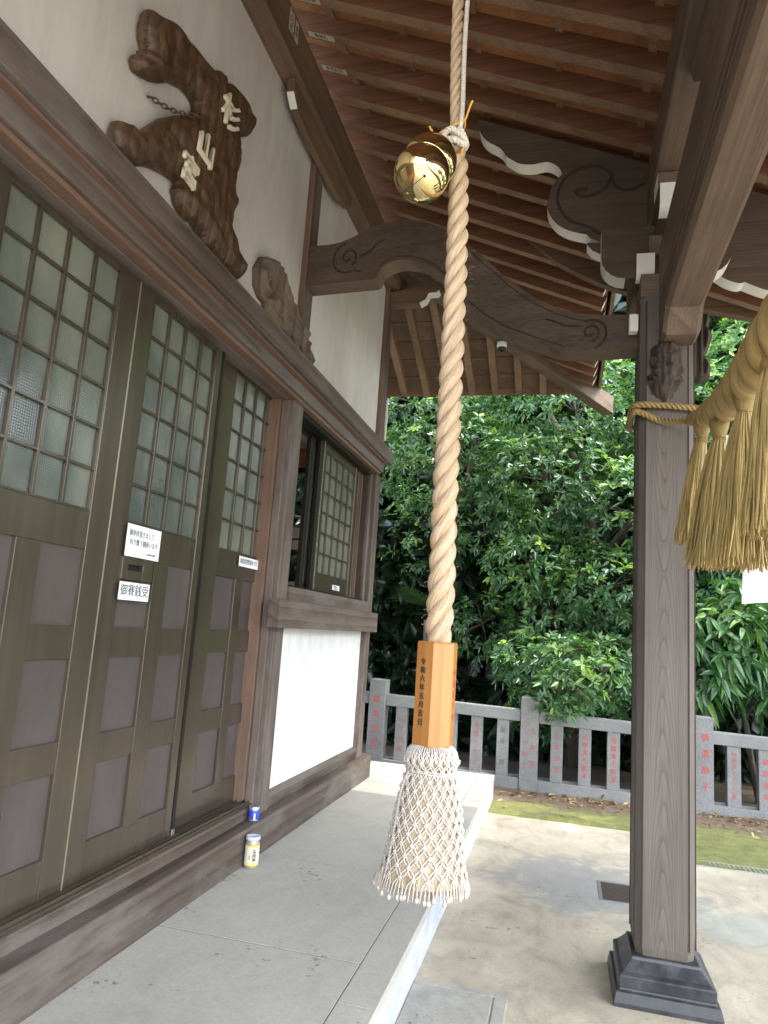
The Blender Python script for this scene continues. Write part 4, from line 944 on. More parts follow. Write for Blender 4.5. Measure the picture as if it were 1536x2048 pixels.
# bell
c1 = Vector((-.417, 1.76, 2.866)); c2 = Vector((-.400, 1.80, 2.938)); ax = (c2 - c1).normalized(); dl = .068; c2 = c1 + ax * dl
BL = thing('suzu_bell', 'polished brass bell tied high on the rope by a white cord', 'bell', tuple(c2 + ax * .07))
r1_, r2_ = .0785, .0775; prof = []
for i in range(0, 29): an = math.pi * i / 40; prof.append((max(.0005, r1_ * math.sin(an)), -r1_ * math.cos(an)))
prof = [p for p in prof if p[1] < dl * .5 - .004 or True]
P1 = [(max(.0004, r1_ * math.sin(R(a))), -r1_ * math.cos(R(a))) for a in range(0, 121, 4)]
P2 = [(max(.0004, r2_ * math.sin(R(a))), dl - r2_ * math.cos(R(a))) for a in range(62, 181, 4)]
q = MB(); q.lathe(P1 + P2, c1, ax, 64); bell = q.build('bell_body', M['brass'], BL, smooth=True)
tocam = (Vector((0, 0, 1.6)) - c1).normalized(); rt = tocam.cross(Vector((0, 0, -1))).normalized(); rt = rt if rt.x > 0 else -rt; up_ = rt.cross(tocam) ; up_ = up_ if up_.z > 0 else -up_
def sp_(u, v): return c1 + (rt * u + up_ * v + tocam * math.sqrt(max(0, 1 - u * u - v * v))) * (r1_ + .0003)
q = MB(); q.tube([sp_(.10 - .78 * t, -.07 - .60 * t) for t in [i / 14 for i in range(15)]], .0011, 6); q.tube([sp_(.10, -.07) - tocam * .001, sp_(.10, -.07) + tocam * .0006], .0042, 12); q.build('bell_slit', M['black'], BL)
q = MB(); e = c2 + ax * (r2_ + .002); q.tube([e, e + ax * .012], .006, 10); q.build('bell_loop', M['brass'], BL, smooth=True)
kc = Vector((-.355, 1.872, 3.045))
wc = smooth_path([e + ax * .006, e + Vector((.016, .01, .012)), kc + Vector((-.022, -.028, .0)), kc + Vector((.0, -.036, .012)), kc + Vector((.030, -.022, -.005)), kc + Vector((.038, .012, -.01)), kc + Vector((.01, .05, .0)), kc + Vector((-.025, .03, .006)), kc + Vector((-.02, -.02, -.012)), kc + Vector((.01, -.038, -.024)), kc + Vector((.036, -.012, -.026)), kc + Vector((.034, .01, .01)), kc + Vector((.020, -.012, .03))], 8)
twisted('hanging_cord', wc, .0095, .03, M['cottonw'], BL, strands=3, step=.003, sides=8)
wc = smooth_path([kc + Vector((.020, -.012, .02)), (-.345 + .012, 1.88, 3.15), (-.338, 1.885, 3.4), (-.335, 1.89, 3.8), (-.335, 1.90, 4.7)], 10)
twisted('white_cord', wc, .0078, .016, M['cottonw'], BL, strands=3, step=.0035, sides=7)
q = MB()
q.tube(smooth_path([(-.425, 1.85, 3.085), (-.405, 1.862, 3.062), (-.385, 1.866, 3.078), (-.36, 1.862, 3.085), (-.34, 1.868, 3.10), (-.322, 1.872, 3.112), (-.308, 1.866, 3.15), (-.300, 1.862, 3.165)], 6), .0034, 6)
q.tube(smooth_path([(-.385, 1.866, 3.078), (-.40, 1.89, 3.08), (-.37, 1.925, 3.09), (-.33, 1.90, 3.10), (-.322, 1.872, 3.112)], 6), .003, 6)
q.tube(smooth_path([(-.322, 1.862, 3.028), (-.315, 1.86, 3.018), (-.325, 1.862, 3.00), (-.320, 1.864, 2.985)], 5), .0032, 6)
q.build('orange_string', M['orange'], BL, smooth=True)

# =====================================================================
# STRAW ROPE ON THE PILLAR
# =====================================================================
SH = thing('sacred_straw_rope', 'thick golden twisted straw rope looped round the porch pillar, hung with straw tassels', 'straw rope', (.56, 3.45, 2.66))
sp_path = smooth_path([(.575, 3.60, 2.705), (.56, 3.42, 2.655), (.56, 3.12, 2.575), (.56, 2.80, 2.51), (.56, 2.45, 2.475), (.562, 2.1, 2.485), (.565, 1.7, 2.51), (.56, 1.2, 2.50), (.56, .7, 2.60), (.56, .3, 2.70)], 12)
def srad(t):
    pts = [(0, .018), (.05, .025), (.13, .043), (.22, .057), (.34, .066), (.5, .074), (.65, .068), (.85, .06), (1, .03)]
    for (a, va), (b_, vb) in zip(pts[:-1], pts[1:]):
        if t <= b_: return va + (vb - va) * (t - a) / (b_ - a)
twisted('straw_rope', sp_path, srad, lambda t: 4.5 * srad(t) + .025, M['straw'], SH, strands=3, step=.007, sides=22, sr=.415, off=.655, phase=.6, jitter=.08, hand=-1)
k = .152; lp = [(.585, 3.58, 2.70), (.47, 3.735, 2.745), (PXC - k + .02, PYC - k - .008, 2.795), (PXC - k - .014, PYC - k + .02, 2.80), (PXC - k - .012, PYC + k - .02, 2.805), (PXC - k + .03, PYC + k + .012, 2.81), (PXC + k - .03, PYC + k + .012, 2.815), (PXC + k + .012, PYC + k - .03, 2.82), (PXC + k + .012, PYC - k + .03, 2.815), (PXC + k - .03, PYC - k - .012, 2.815), (PXC, PYC - k - .014, 2.828), (PXC - k + .025, PYC - k - .016, 2.835), (PXC - k - .016, PYC - k + .02, 2.832), (PXC - k - .012, PYC + .05, 2.83)]
twisted('binding_rope', smooth_path(lp, 10), .017, .075, M['straw'], SH, strands=3, step=.005, sides=8)
def straw_tassel(top, zb, rb, tilt, seed, label, n_=230):
    rn = random.Random(seed); t = thing('straw_tassel', label, 'tassel', top, 'straw tassels hanging from the straw rope')
    top = Vector(top); q = MB(); q.uv = []
    core = []
    for i in range(n_):
        a = rn.random() * 6.283; rr = math.sqrt(rn.random()); f = rn.uniform(.93, 1.02)
        p0 = top + Vector((math.cos(a), math.sin(a), 0)) * .017 * rr + Vector((0, 0, .02)); 
        end = Vector((top.x + tilt[0] + rb * rr * math.cos(a), top.y + tilt[1] + rb * rr * math.sin(a), top.z - (top.z - zb) * f))
        pts = []
        for k in range(7):
            u = k / 6; w = u ** .72; p = Vector((p0.x + (end.x - p0.x) * w, p0.y + (end.y - p0.y) * w, p0.z + (end.z - p0.z) * u)); p += Vector((n2(i * 1.7, u * 2.2, 1, seed), n2(i * 2.3, u * 2.2 + 9, 1, seed), 0)) * .020 * u; pts.append(p)
        b0 = len(q.v); uvx = rn.random() * 40
        n0 = len(q.v); q.tube(pts, [.0016, .0022, .0028, .0030, .0030, .0028, .0022], 4, cap=False)
        for m_ in range(n0, len(q.v)): q.uv[m_] = (uvx, q.uv[m_][1])
    q.build('straw_strands', M['strawt'], t)
    q = MB(); q.lathe([(.030, .085), (.036, .06), (.031, .035), (.024, .015), (.019, 0), (.023, -.02)], top, (0, 0, 1), 20); q.uv = [(i % 20 / 20 * 6, i / 20) for i in range(len(q.v))]; q.build('tassel_head', M['straw'], t, smooth=True)
    q = MB()
    for dz in (-.004, .004): q.tube([top + Vector((.0215 * math.cos(a * .5236), .0215 * math.sin(a * .5236), dz)) for a in range(13)], .003, 5, cap=False)
    q.build('tassel_tie', M['straw'], t, smooth=True)
    return t
straw_tassel((.545, 3.10, 2.475), 2.03, .055, (-.045, .02), 1, 'straw tassel nearest the pillar, slimmest of those on the straw rope')
straw_tassel((.55, 2.79, 2.385), 1.90, .085, (-.03, .02), 2, 'straw tassel second from the pillar, partly behind the wide third one')
straw_tassel((.553, 2.42, 2.365), 1.865, .105, (-.01, .02), 3, 'widest straw tassel, third from the porch pillar', 330)
straw_tassel((.555, 2.13, 2.40), 1.925, .085, (.0, .0), 4, 'straw tassel at the right picture edge with the highest cut end', 300)
def shide(c, label, s=1.0):
    t = thing('paper_streamer', label, 'paper streamer', c, 'white zigzag paper streamers'); c = Vector(c)
    q = MB(); w, h = .07 * s, .12 * s
    for k in range(4):
        x0 = c.x - .035 * s + (.030 * s if k % 2 else 0) - k * .008 * s; z1 = c.z - k * h * .85; y0 = c.y + .010 * (k % 2) - .01 * k; sl_ = .02 * s
        q.quadbox([(x0, y0, z1 - h), (x0 + w, y0 - sl_, z1 - h + .012), (x0 + w, y0 - sl_ + .0012, z1 - h + .012), (x0, y0 + .0012, z1 - h), (x0 + .01, y0 + .012, z1), (x0 + w + .01, y0 - sl_ + .012, z1 - .008), (x0 + w + .01, y0 - sl_ + .0132, z1 - .008), (x0 + .01, y0 + .0132, z1)])
    q.build('folded_paper', M['paper'], t)
shide((.615, 2.58, 2.45), 'white folded paper streamer behind the widest straw tassel', 1.62)
shide((.60, 2.98, 2.46), 'small white paper streamer between the second and widest straw tassels', .6)

# =====================================================================
# DRIFTWOOD NAME BOARD
# =====================================================================
PL = thing('driftwood_plaque', 'gnarled dark driftwood name board with three cream characters above the doors', 'plaque', (-1.80, 2.7, 3.35))
ol = [(2.159,3.939),(2.166,4.00),(2.185,4.04),(2.212,4.052),(2.262,4.078),(2.331,4.120),(2.40,4.135),(2.50,4.150),(2.60,4.170),(2.68,4.187),(2.74,4.24),(2.799,4.262),(2.818,4.215),(2.86,4.27),(2.962,4.300),(3.03,4.30),(3.06,4.275),(3.115,4.275),(3.128,4.21),(3.09,4.14),(3.045,4.125),(2.990,4.088),(2.985,3.98),(3.009,3.873),(2.985,3.77),(3.02,3.69),(3.007,3.631),(3.01,3.56),(3.06,3.52),(3.13,3.50),(3.195,3.464),(3.20,3.41),(3.155,3.352),(3.088,3.345),(2.98,3.345),(2.87,3.350),(2.800,3.345),(2.765,3.385),(2.70,3.40),(2.63,3.375),(2.56,3.40),(2.52,3.45),(2.545,3.50),(2.45,3.475),(2.36,3.44),(2.30,3.41),(2.241,3.365),(2.18,3.345),(2.10,3.350),(2.075,3.40),(2.09,3.455),(2.154,3.490),(2.20,3.50),(2.248,3.53),(2.30,3.60),(2.366,3.683),(2.47,3.78),(2.563,3.850),(2.60,3.90),(2.598,3.94),(2.55,3.945),(2.498,3.935),(2.45,3.91),(2.402,3.885),(2.33,3.82),(2.27,3.78),(2.216,3.754),(2.165,3.735),(2.137,3.760),(2.15,3.80),(2.185,3.815),(2.175,3.84),(2.20,3.86),(2.17,3.89)]
sc = 1.0 / 1.0
ol = [(a * 1.0353, 1.6 + (b_ - 1.6) * 1.0353) for a, b_ in ol]
def dh(a, b_, d):
    e = math.sqrt(min(1, d / .06)); base = .022 + .050 * e
    gx = a * .6 + b_ * .9
    ridge = abs(n2(a + .15 * n2(a, b_, 4, 8), b_ * .7, 8, 1)) * .045 + n2(a, b_, 15, 2) * .014 + math.sin(gx * 95 + 16 * n2(a, b_, 5, 4)) * .0028 + n2(a, b_, 34, 6) * .004
    return base + ridge * .75 * e
relief('driftwood', ol, lambda a, b_, h: (-1.79 + h, a, b_), dh, M['drift'], PL, .0085, .009)
def pch(ch, a, b_, s_, rz):
    text('lettering', ch, s_, (-1.692, a, b_), FACE_PX @ Matrix.Rotation(R(rz), 3, 'Z'), M['cream'], PL, ext=.009, offset=(.0 if ch == '宮' else .002))
M['cream'] = plain('cream_paint', (.66, .60, .44), .7)
pch('杉', 2.885, 4.095, .18, -3); pch('山', 2.695, 3.77, .155, -3); pch('宮', 2.585, 3.575, .15, -3)
q = MB()   # chain
ca, cb_ = Vector((-1.79, 2.375, 3.80)), Vector((-1.70, 2.66, 3.93))
for i in range(13):
    p = ca.lerp(cb_, i / 12) - Vector((0, 0, .03 * math.sin(math.pi * i / 12))); d = (cb_ - ca).normalized(); n1 = d.cross(Vector((1, 0, 0)) if i % 2 else Vector((.3, 0, 1))).normalized()
    q.tube([p + d * .018 * math.cos(2 * math.pi * k / 10) + n1 * .011 * math.sin(2 * math.pi * k / 10) for k in range(11)], .0032, 5, cap=False)
q.build('chain', M['rust'], PL, smooth=True)

# =====================================================================
# NOTICES, JARS
# =====================================================================
def notice(label, y0, y1, z0, z1, x, texts):
    t = thing('notice', label, 'notice', (x, (y0 + y1) / 2, (z0 + z1) / 2), 'white paper notices on the sliding doors and window')
    MB().box(x - .0015, x, y0, y1, z0, z1).build('paper_sheet', M['paper'], t)
    for body, size, yy, zz, sx in texts: text('lettering', body, size, (x + .0006, yy, zz), FACE_PX, M['ink'], t, ext=.0004, sx=sx)
    return t
notice('large white notice above the coin slot with two lines of small writing', 2.685, 2.952, 1.836, 1.978, -1.845, [('御参拝頂きまして', .030, 2.800, 1.939, .82), ('有り難う御座います', .030, 2.822, 1.899, .82), ('杉山神社社務所', .011, 2.885, 1.857, 1)])
notice('white notice just below the coin slot with four bold black characters', 2.674, 2.903, 1.646, 1.724, -1.842, [('御賽銭受', .054, 2.789, 1.686, 1)])
notice('narrow white notice on the third door beside the post', 3.90, 4.185, 1.912, 1.972, -1.893, [('防犯装置警戒中です', .034, 4.035, 1.943, .78)])
notice('tiny white label low on the open window sash', 5.555, 5.745, 1.885, 1.925, -1.842, [('窓を開けたら', .017, 5.64, 1.911, 1), ('閉めて下さい', .013, 5.65, 1.895, 1)])
# sake cup on the ledge
cx, cy, cz = -1.745, 4.13, .4315
CU = thing('sake_cup', 'small lidded cup with a blue label on the sill ledge below the door post', 'cup', (cx, cy, cz))
q = MB(); q.lathe([(.027, 0), (.0295, .004), (.030, .02), (.0305, .066), (.029, .076)], (cx, cy, cz), seg=32); q.build('glass_body', M['clear'] if 'clear' in M else plain('pale_glass', (.35, .35, .33), .1), CU, smooth=True)
M['blue'] = plain('blue_label', (.02, .06, .52), .35); M['silver'] = plain('silver_lid', (.6, .6, .62), .25, .9); M['yellow'] = plain('yellow_label', (.72, .52, .10), .5); M['creaml'] = plain('cream_label', (.62, .62, .48), .5); M['lilac'] = plain('pale_blue_lid', (.48, .52, .66), .35)
q = MB(); q.lathe([(.0312, .008), (.0317, .009), (.0317, .058), (.0312, .059)], (cx, cy, cz), seg=32); lb = q.build('blue_label', M['blue'], CU, smooth=True)
q = MB(); q.lathe([(.031, .060), (.0313, .0605), (.0313, .0745), (.030, .0755)], (cx, cy, cz), seg=32); q.build('foil_band', plain('grey_foil', (.42, .42, .43), .4, .6), CU, smooth=True)
q = MB(); q.lathe([(.030, .074), (.0335, .0755), (.0340, .078), (.0335, .0805), (.031, .0808), (.029, .0795), (.0005, .0795)], (cx, cy, cz), seg=32); q.build('lid', M['silver'], CU, smooth=True)
def wrap(name, mat, par, c, r_, a0, a1, z0, z1):
    q = MB(); n_ = 10
    for i in range(n_ + 1):
        an = R(a0 + (a1 - a0) * i / n_); q.v += [(c[0] + r_ * math.cos(an), c[1] + r_ * math.sin(an), c[2] + z0), (c[0] + r_ * math.cos(an), c[1] + r_ * math.sin(an), c[2] + z1)]
    q.f = [(2 * i, 2 * i + 2, 2 * i + 3, 2 * i + 1) for i in range(n_)]; return q.build(name, mat, par, smooth=True)
wrap('white_stripe', M['paper'], CU, (cx, cy, cz), .0320, -68, -48, .009, .043); wrap('red_mark', M['redpaint'], CU, (cx, cy, cz), .0320, -128, -108, .012, .026); wrap('round_emblem', M['paper'], CU, (cx, cy, cz), .0316, -72, -42, .0615, .0735)
text('lettering', '清\n酒', .010, (cx + .0322 * math.cos(R(-58)), cy + .0322 * math.sin(R(-58)), cz + .027), face_rot(-58), M['ink'], CU, ext=.0002)
# jar
jx, jy, jz = -1.655, 3.94, .2375
JR = thing('glass_jar', 'glass jar with pale blue lid and yellow label standing on the paving', 'jar', (jx, jy, jz))
q = MB(); q.lathe([(.034, 0), (.038, .004), (.0395, .012), (.0395, .125), (.037, .138), (.033, .146), (.033, .15)], (jx, jy, jz), seg=36); q.build('glass_body', plain('jar_glass', (.30, .27, .20), .08, spec=.8), JR, smooth=True)
q = MB(); q.lathe([(.036, .146), (.0385, .147), (.0392, .152), (.0392, .162), (.0375, .166), (.034, .1655), (.0325, .164), (.0005, .164)], (jx, jy, jz), seg=36); q.build('lid', M['lilac'], JR, smooth=True)
wrap('cream_label', M['creaml'], JR, (jx, jy, jz), .0402, -160, 10, .018, .122); wrap('yellow_band', M['yellow'], JR, (jx, jy, jz), .0407, -105, 5, .112, .122); wrap('yellow_band', M['yellow'], JR, (jx, jy, jz), .0407, -105, 5, .018, .032)
text('lettering', '山\n田\n漬', .022, (jx + .0409 * math.cos(R(-48)), jy + .0409 * math.sin(R(-48)), jz + .072), face_rot(-48), M['ink'], JR, ext=.0003, offset=.0008)
text('lettering', '国\n産', .012, (jx + .0411 * math.cos(R(-82)), jy + .0411 * math.sin(R(-82)), jz + .060), face_rot(-82), M['redpaint'], JR, ext=.0003)

# =====================================================================
# STONE FENCE
# =====================================================================
FE = thing('stone_fence', 'grey granite fence of posts and slats carved with red names', 'fence', (.1, 8.05, 0))
def fz(x): return -.021 * (x - .1)
def fbox(name, x0, x1, y0, y1, z0, z1, par=FE, bev=.005):
    q = MB(); q.quadbox([(x0, y0, z0 + (fz(x0) if z0 > 0 else 0)), (x1, y0, z0 + (fz(x1) if z0 > 0 else 0)), (x1, y1, z0 + (fz(x1) if z0 > 0 else 0)), (x0, y1, z0 + (fz(x0) if z0 > 0 else 0)), (x0, y0, z1 + fz(x0)), (x1, y0, z1 + fz(x1)), (x1, y1, z1 + fz(x1)), (x0, y1, z1 + fz(x0))])
    return q.build(name, M['granite'], par, bevel=bev)
posts = [(-3.72, ''), (-1.998, '縄島信男'), (-.316, '2'), (1.392, '横溝静子'), (3.10, '')]
for px_, tx in posts:
    p = fbox('fence_post', px_ - .093, px_ + .093, 7.93, 8.12, 0, .965 if px_ > -1 else .985)
    z0 = fz(px_)
    if tx == '2':
        text('lettering', '山\n元\n伊\n都\n子', .058, (px_ - .036, 7.929, .50 + z0), FACE_NY, M['redfade'], p, line=1.95); text('lettering', '元\n秀\n則', .058, (px_ + .038, 7.929, .46 + z0), FACE_NY, M['redpaint'], p, line=2.8)
    elif tx: text('lettering', '\n'.join(tx), .082, (px_ + (.015 if px_ > 1 else -.005), 7.929, .53 + z0), FACE_NY, M['redpaint'], p, line=1.93)
for a, b_ in zip(posts[:-1], posts[1:]):
    fbox('top_rail', a[0] + .094, b_[0] - .094, 7.955, 8.085, .712, .832); fbox('base_stone', a[0] + .094, b_[0] - .094, 7.945, 8.14, 0, .137)
names = {-1: ['', '', '', '', ''], 0: ['川村利雄', '中村良', '落合守', '後藤千代子', '圓谷　昇'], 1: ['土井安夫', '㈲横溝不動産', '㈲横溝不動産', '田村正', '石井進'], 2: ['㈲篠原モデル工業', '篠原達良', '', '', '']}
for si, (a, b_) in enumerate(zip(posts[:-1], posts[1:])):
    for k in range(5):
        xx = a[0] + (b_[0] - a[0]) * (k + 1) / 6 + (.0 if k < 3 else .0); tx = names[si - 1][k]
        p = fbox('fence_slat', xx - .063, xx + .063, 7.965, 8.065, .1372, .7115)
        if tx:
            n_ = len(tx); s_ = min(.060, .46 / n_ / 1.08); text('lettering', '\n'.join(tx), s_, (xx, 7.964, .43 + fz(xx)), FACE_NY, M['darkpaint'] if tx[0] in '圓' else (M['redfade'] if tx[0] in '川後土㈲' and xx > 1 or tx[0] in '川後' else M['redpaint']), p, line=(.46 / n_) / s_ if n_ > 4 else (.44 / n_) / s_)

# drains, camera
q = MB(); 
for (a, b_, c, d) in ((.29, .56, 5.03, 5.05), (.29, .56, 5.40, 5.42), (.27, .29, 5.03, 5.42), (.56, .58, 5.03, 5.42)): q.box(a, b_, c, d, -.03, .004)
DG = thing('drain_grate', 'small square rusty drain grate sunk in the concrete left of the pillar', 'drain', (.42, 5.22, 0)); q.build('grate_frame', M['metal'], DG)
q = MB()
for i in range(13): y = 5.065 + i * .027; q.box(.29, .56, y, y + .009, -.02, .002)
for i in range(4): x = .335 + i * .055; q.box(x, x + .006, 5.05, 5.40, -.022, -.002)
q.build('grate_bars', M['rust'], DG); MB().box(.29, .56, 5.05, 5.40, .0003, .0006).build('drain_pit', M['black'], DG)
CD = thing('channel_drain', 'long galvanised channel grating between the concrete and the moss', 'drain', (2.1, 6.2, 0))
q = MB(); q.box(.82, 3.6, 6.125, 6.135, -.01, .006); q.box(.82, 3.6, 6.265, 6.275, -.01, .006); q.build('channel_rim', M['metal'], CD)
q = MB(); x = .82
while x < 3.58: q.box(x, x + .012, 6.135, 6.265, -.008, .004); x += .034
q.build('channel_bars', M['metal'], CD); MB().box(.82, 3.6, 6.135, 6.265, -.009, .0008).build('channel_pit', M['black'], CD)
s_ = .98; cc = Vector((-1.72 + s_ + .02, 6.37 + s_ - .02, 5.27 - .4142 * s_ - .118))
CM = thing('security_camera', 'small white dome security camera fixed under the hip rafter', 'camera', tuple(cc))
q = MB(); q.lathe([(.052, 0), (.055, -.012), (.054, -.05), (.046, -.06)], cc, seg=28); q.build('camera_housing', M['paper'], CM, smooth=True)
q = MB(); q.lathe([(.044, -.058), (.042, -.075), (.032, -.092), (.016, -.101), (.001, -.103)], cc, seg=24); q.build('lens_dome', plain('smoked_dome', (.01, .01, .012), .08), CM, smooth=True)

# =====================================================================
# TREES
# =====================================================================
def leaf_mesh(centres, axes, nleaf, length, width, rs, spread=(50, 85), tint=None, droop=.25):
    """whorls of folded pointed leaves; returns verts, faces(tri), tint"""
    N = len(centres); n_ = N * nleaf
    c = np.repeat(centres, nleaf, 0); a = np.repeat(axes, nleaf, 0)
    t0 = np.cross(a, rs.normal(size=(n_, 3))); t0 /= np.linalg.norm(t0, axis=1)[:, None] + 1e-9
    sp = np.radians(rs.uniform(spread[0], spread[1], n_))[:, None]
    d = a * np.cos(sp) + t0 * np.sin(sp); L = length * rs.uniform(.65, 1.15, n_)[:, None]; Wd = width * rs.uniform(.8, 1.15, n_)[:, None]
    side = np.cross(d, a); side /= np.linalg.norm(side, axis=1)[:, None] + 1e-9
    nrm = np.cross(side, d)
    tw = rs.normal(0, .35, n_)[:, None]; side = side * np.cos(tw) + nrm * np.sin(tw); nrm = np.cross(side, d)
    down = np.array([0, 0, -1.0])
    base = c + d * L * .08; mid = c + d * L * .5 + nrm * Wd * -.12 + down * L * droop * .18; tip = c + d * L + down * L * droop * .75
    q1 = c + d * L * .72 + down * L * droop * .38
    l1 = c + d * L * .38 + side * Wd * .5 + nrm * Wd * .10 + down * L * droop * .1; r1 = c + d * L * .38 - side * Wd * .5 + nrm * Wd * .10 + down * L * droop * .1
    l2 = q1 + side * Wd * .36 + nrm * Wd * .08; r2 = q1 - side * Wd * .36 + nrm * Wd * .08
    V = np.stack([base, l1, r1, mid, l2, r2, tip], 1).reshape(-1, 3)
    F = np.array([[0, 3, 1], [0, 2, 3], [1, 3, 4], [3, 2, 5], [3, 6, 4], [3, 5, 6]]); F = (np.arange(n_)[:, None, None] * 7 + F[None]).reshape(-1, 3)
    tt = np.repeat(tint if tint is not None else rs.random(N), nleaf); tt = np.clip(tt + rs.normal(0, .12, n_), 0, 1)
    return V, F, np.repeat(tt, 7)
def np_mesh(name, V, F, tint, mat, parent):
    L = np.array(wloc(parent)); me = bpy.data.meshes.new(name); me.vertices.add(len(V)); me.vertices.foreach_set('co', (V - L).astype(np.float32).ravel())
    me.loops.add(F.size); me.loops.foreach_set('vertex_index', F.astype(np.int32).ravel()); me.polygons.add(len(F)); me.polygons.foreach_set('loop_start', np.arange(0, F.size, 3, dtype=np.int32))
    me.polygons.foreach_set('use_smooth', np.ones(len(F), bool)); at = me.attributes.new('tint', 'FLOAT', 'POINT'); at.data.foreach_set('value', tint.astype(np.float32)); me.update(calc_edges=True)
    me.materials.append(mat); o = bpy.data.objects.new(name, me); COL.objects.link(o); o.parent = parent; return o
def crown_points(lobes, density, rs, shell=.45, ymax=None):
    C = []; A = []; T_ = []
    for (x, y, z, rx, ry, rz) in lobes:
        area = 4 * math.pi * ((rx * ry) ** 1.6 / 3 + (rx * rz) ** 1.6 / 3 + (ry * rz) ** 1.6 / 3) ** (1 / 1.6); n_ = int(area * density)
        u = rs.normal(size=(n_, 3)); u /= np.linalg.norm(u, axis=1)[:, None]
        # lumpy surface: clustered sprays
        cl = rs.normal(size=(46, 3)); cl /= np.linalg.norm(cl, axis=1)[:, None]; dt = (u @ cl.T).max(1); lump = np.clip((dt - .80) / .2, 0, 1)
        rad = 1 - .40 + .42 * lump - shell * .5 * rs.random(n_) ** 2
        keep = rs.random(n_) < (.35 + .65 * lump)
        p = np.array([x, y, z]) + u * np.array([rx, ry, rz]) * rad[:, None]
        C.append(p[keep]); nrm = u / np.array([rx, ry, rz]); nrm /= np.linalg.norm(nrm, axis=1)[:, None]
        a = nrm * .8 + np.array([0, 0, .45]) + rs.normal(0, .38, (n_, 3)); a /= np.linalg.norm(a, axis=1)[:, None]; A.append(a[keep])
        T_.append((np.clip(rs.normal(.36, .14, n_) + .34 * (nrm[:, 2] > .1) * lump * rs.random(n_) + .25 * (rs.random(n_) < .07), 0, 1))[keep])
    C = np.concatenate(C); A = np.concatenate(A); T_ = np.concatenate(T_)
    ok = np.ones(len(C), bool)
    for (x, y, z, rx, ry, rz) in lobes:
        ok &= (((C - np.array([x, y, z])) / np.array([rx, ry, rz])) ** 2).sum(1) > .30
    ok &= C[:, 2] > .25
    if ymax: ok &= C[:, 1] < ymax
    return C[ok], A[ok], T_[ok]
def limbs(parent, base, lobes, r0, seed, mat=None, n_twig=10):
    rn = random.Random(seed); base = Vector(base); q = MB(); top = max(l_[2] for l_ in lobes)
    tp = [base + Vector((rn.uniform(-.1, .1) * k, rn.uniform(-.1, .1) * k, (top - base.z) * k / 5)) for k in range(6)]
    q.tube(tp, [r0 * (1.25 - k * .2) for k in range(6)], 10); q.build('trunk', M['bark'], parent, smooth=True)
    q = MB()
    for (x, y, z, rx, ry, rz) in lobes:
        k = min(4, max(1, int((z * .6 - base.z) / (top - base.z) * 5))); s0 = tp[k]; e = Vector((x, y, z)); mid = s0.lerp(e, .5) + Vector((0, 0, .15))
        q.tube(smooth_path([s0, mid, e], 4), [r0 * .42 - r0 * .3 * i / 8 for i in range(9)], 6)
        for _ in range(n_twig):
            u = Vector((rn.gauss(0, 1), rn.gauss(0, 1), rn.gauss(0, 1))).normalized(); t_ = e + Vector((u.x * rx, u.y * ry, u.z * rz)) * .85; q.tube([e, e.lerp(t_, .5) + Vector((0, 0, .05)), t_], [r0 * .10, r0 * .06, r0 * .02], 4, cap=False)
    q.build('branches', M['bark'], parent, smooth=True)
def tree(name, label, cat, base, lobes, density, seed, mat, ll, lw, nl=7, r0=.12, group=None, droop=.25, spread=(50, 85), ymax=None):
    rs = np.random.default_rng(seed); t = thing(name, label, cat, base, group)
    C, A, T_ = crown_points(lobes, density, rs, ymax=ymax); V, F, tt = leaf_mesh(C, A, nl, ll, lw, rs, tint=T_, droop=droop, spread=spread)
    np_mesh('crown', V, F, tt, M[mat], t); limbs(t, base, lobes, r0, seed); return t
tree('evergreen_tree', 'large glossy evergreen behind the middle of the fence, low branches over the rail', 'tree', (.2, 9.9, 0),
     [(-.25, 9.75, 3.75, 1.1, 1.0, .95), (.9, 9.65, 3.3, 1.1, .95, .95), (.1, 10.0, 4.8, 1.4, 1.1, 1.0), (1.7, 9.9, 4.4, 1.1, 1.0, 1.0), (-.45, 9.35, 2.55, .62, .6, .50), (.55, 9.3, 2.3, .8, .7, .55), (.35, 8.85, 1.25, .62, .55, .48), (-.35, 8.95, 1.30, .50, .45, .40), (.08, 7.88, 1.10, .36, .24, .30), (.0, 8.3, 1.42, .42, .32, .25), (.42, 8.25, 1.2, .3, .25, .25), (1.15, 9.3, 1.9, .6, .6, .6), (.9, 9.0, 1.0, .42, .40, .42), (-.15, 9.2, .75, .5, .4, .35), (-.2, 9.5, 1.9, .55, .5, .5)], 66, 21, 'leaf', .125, .036, 8, .13)
tree('evergreen_tree', 'bright-topped evergreen tree close beside the far corner of the shrine hall', 'tree', (-1.7, 10.4, 0),
     [(-1.75, 9.9, 4.1, 1.0, .9, .8), (-2.2, 10.1, 5.0, 1.3, 1.1, 1.0), (-1.15, 10.0, 3.2, .75, .7, .6), (-1.9, 10.3, 3.0, .9, .8, .7), (-1.05, 9.6, 1.75, .5, .45, .42)], 55, 22, 'leaf', .115, .034, 8, .11)
tree('evergreen_tree', 'bluish green evergreen tree seen right of the porch pillar above the straw rope', 'tree', (3.0, 10.6, 0),
     [(2.6, 10.1, 4.2, 1.1, 1.0, 1.1), (3.5, 10.2, 3.6, 1.2, 1.0, 1.2), (2.0, 10.0, 2.9, .8, .8, .8), (3.0, 10.4, 5.4, 1.5, 1.1, 1.1), (2.7, 9.9, 2.4, .9, .8, .7)], 48, 23, 'leaf', .14, .045, 7, .13)
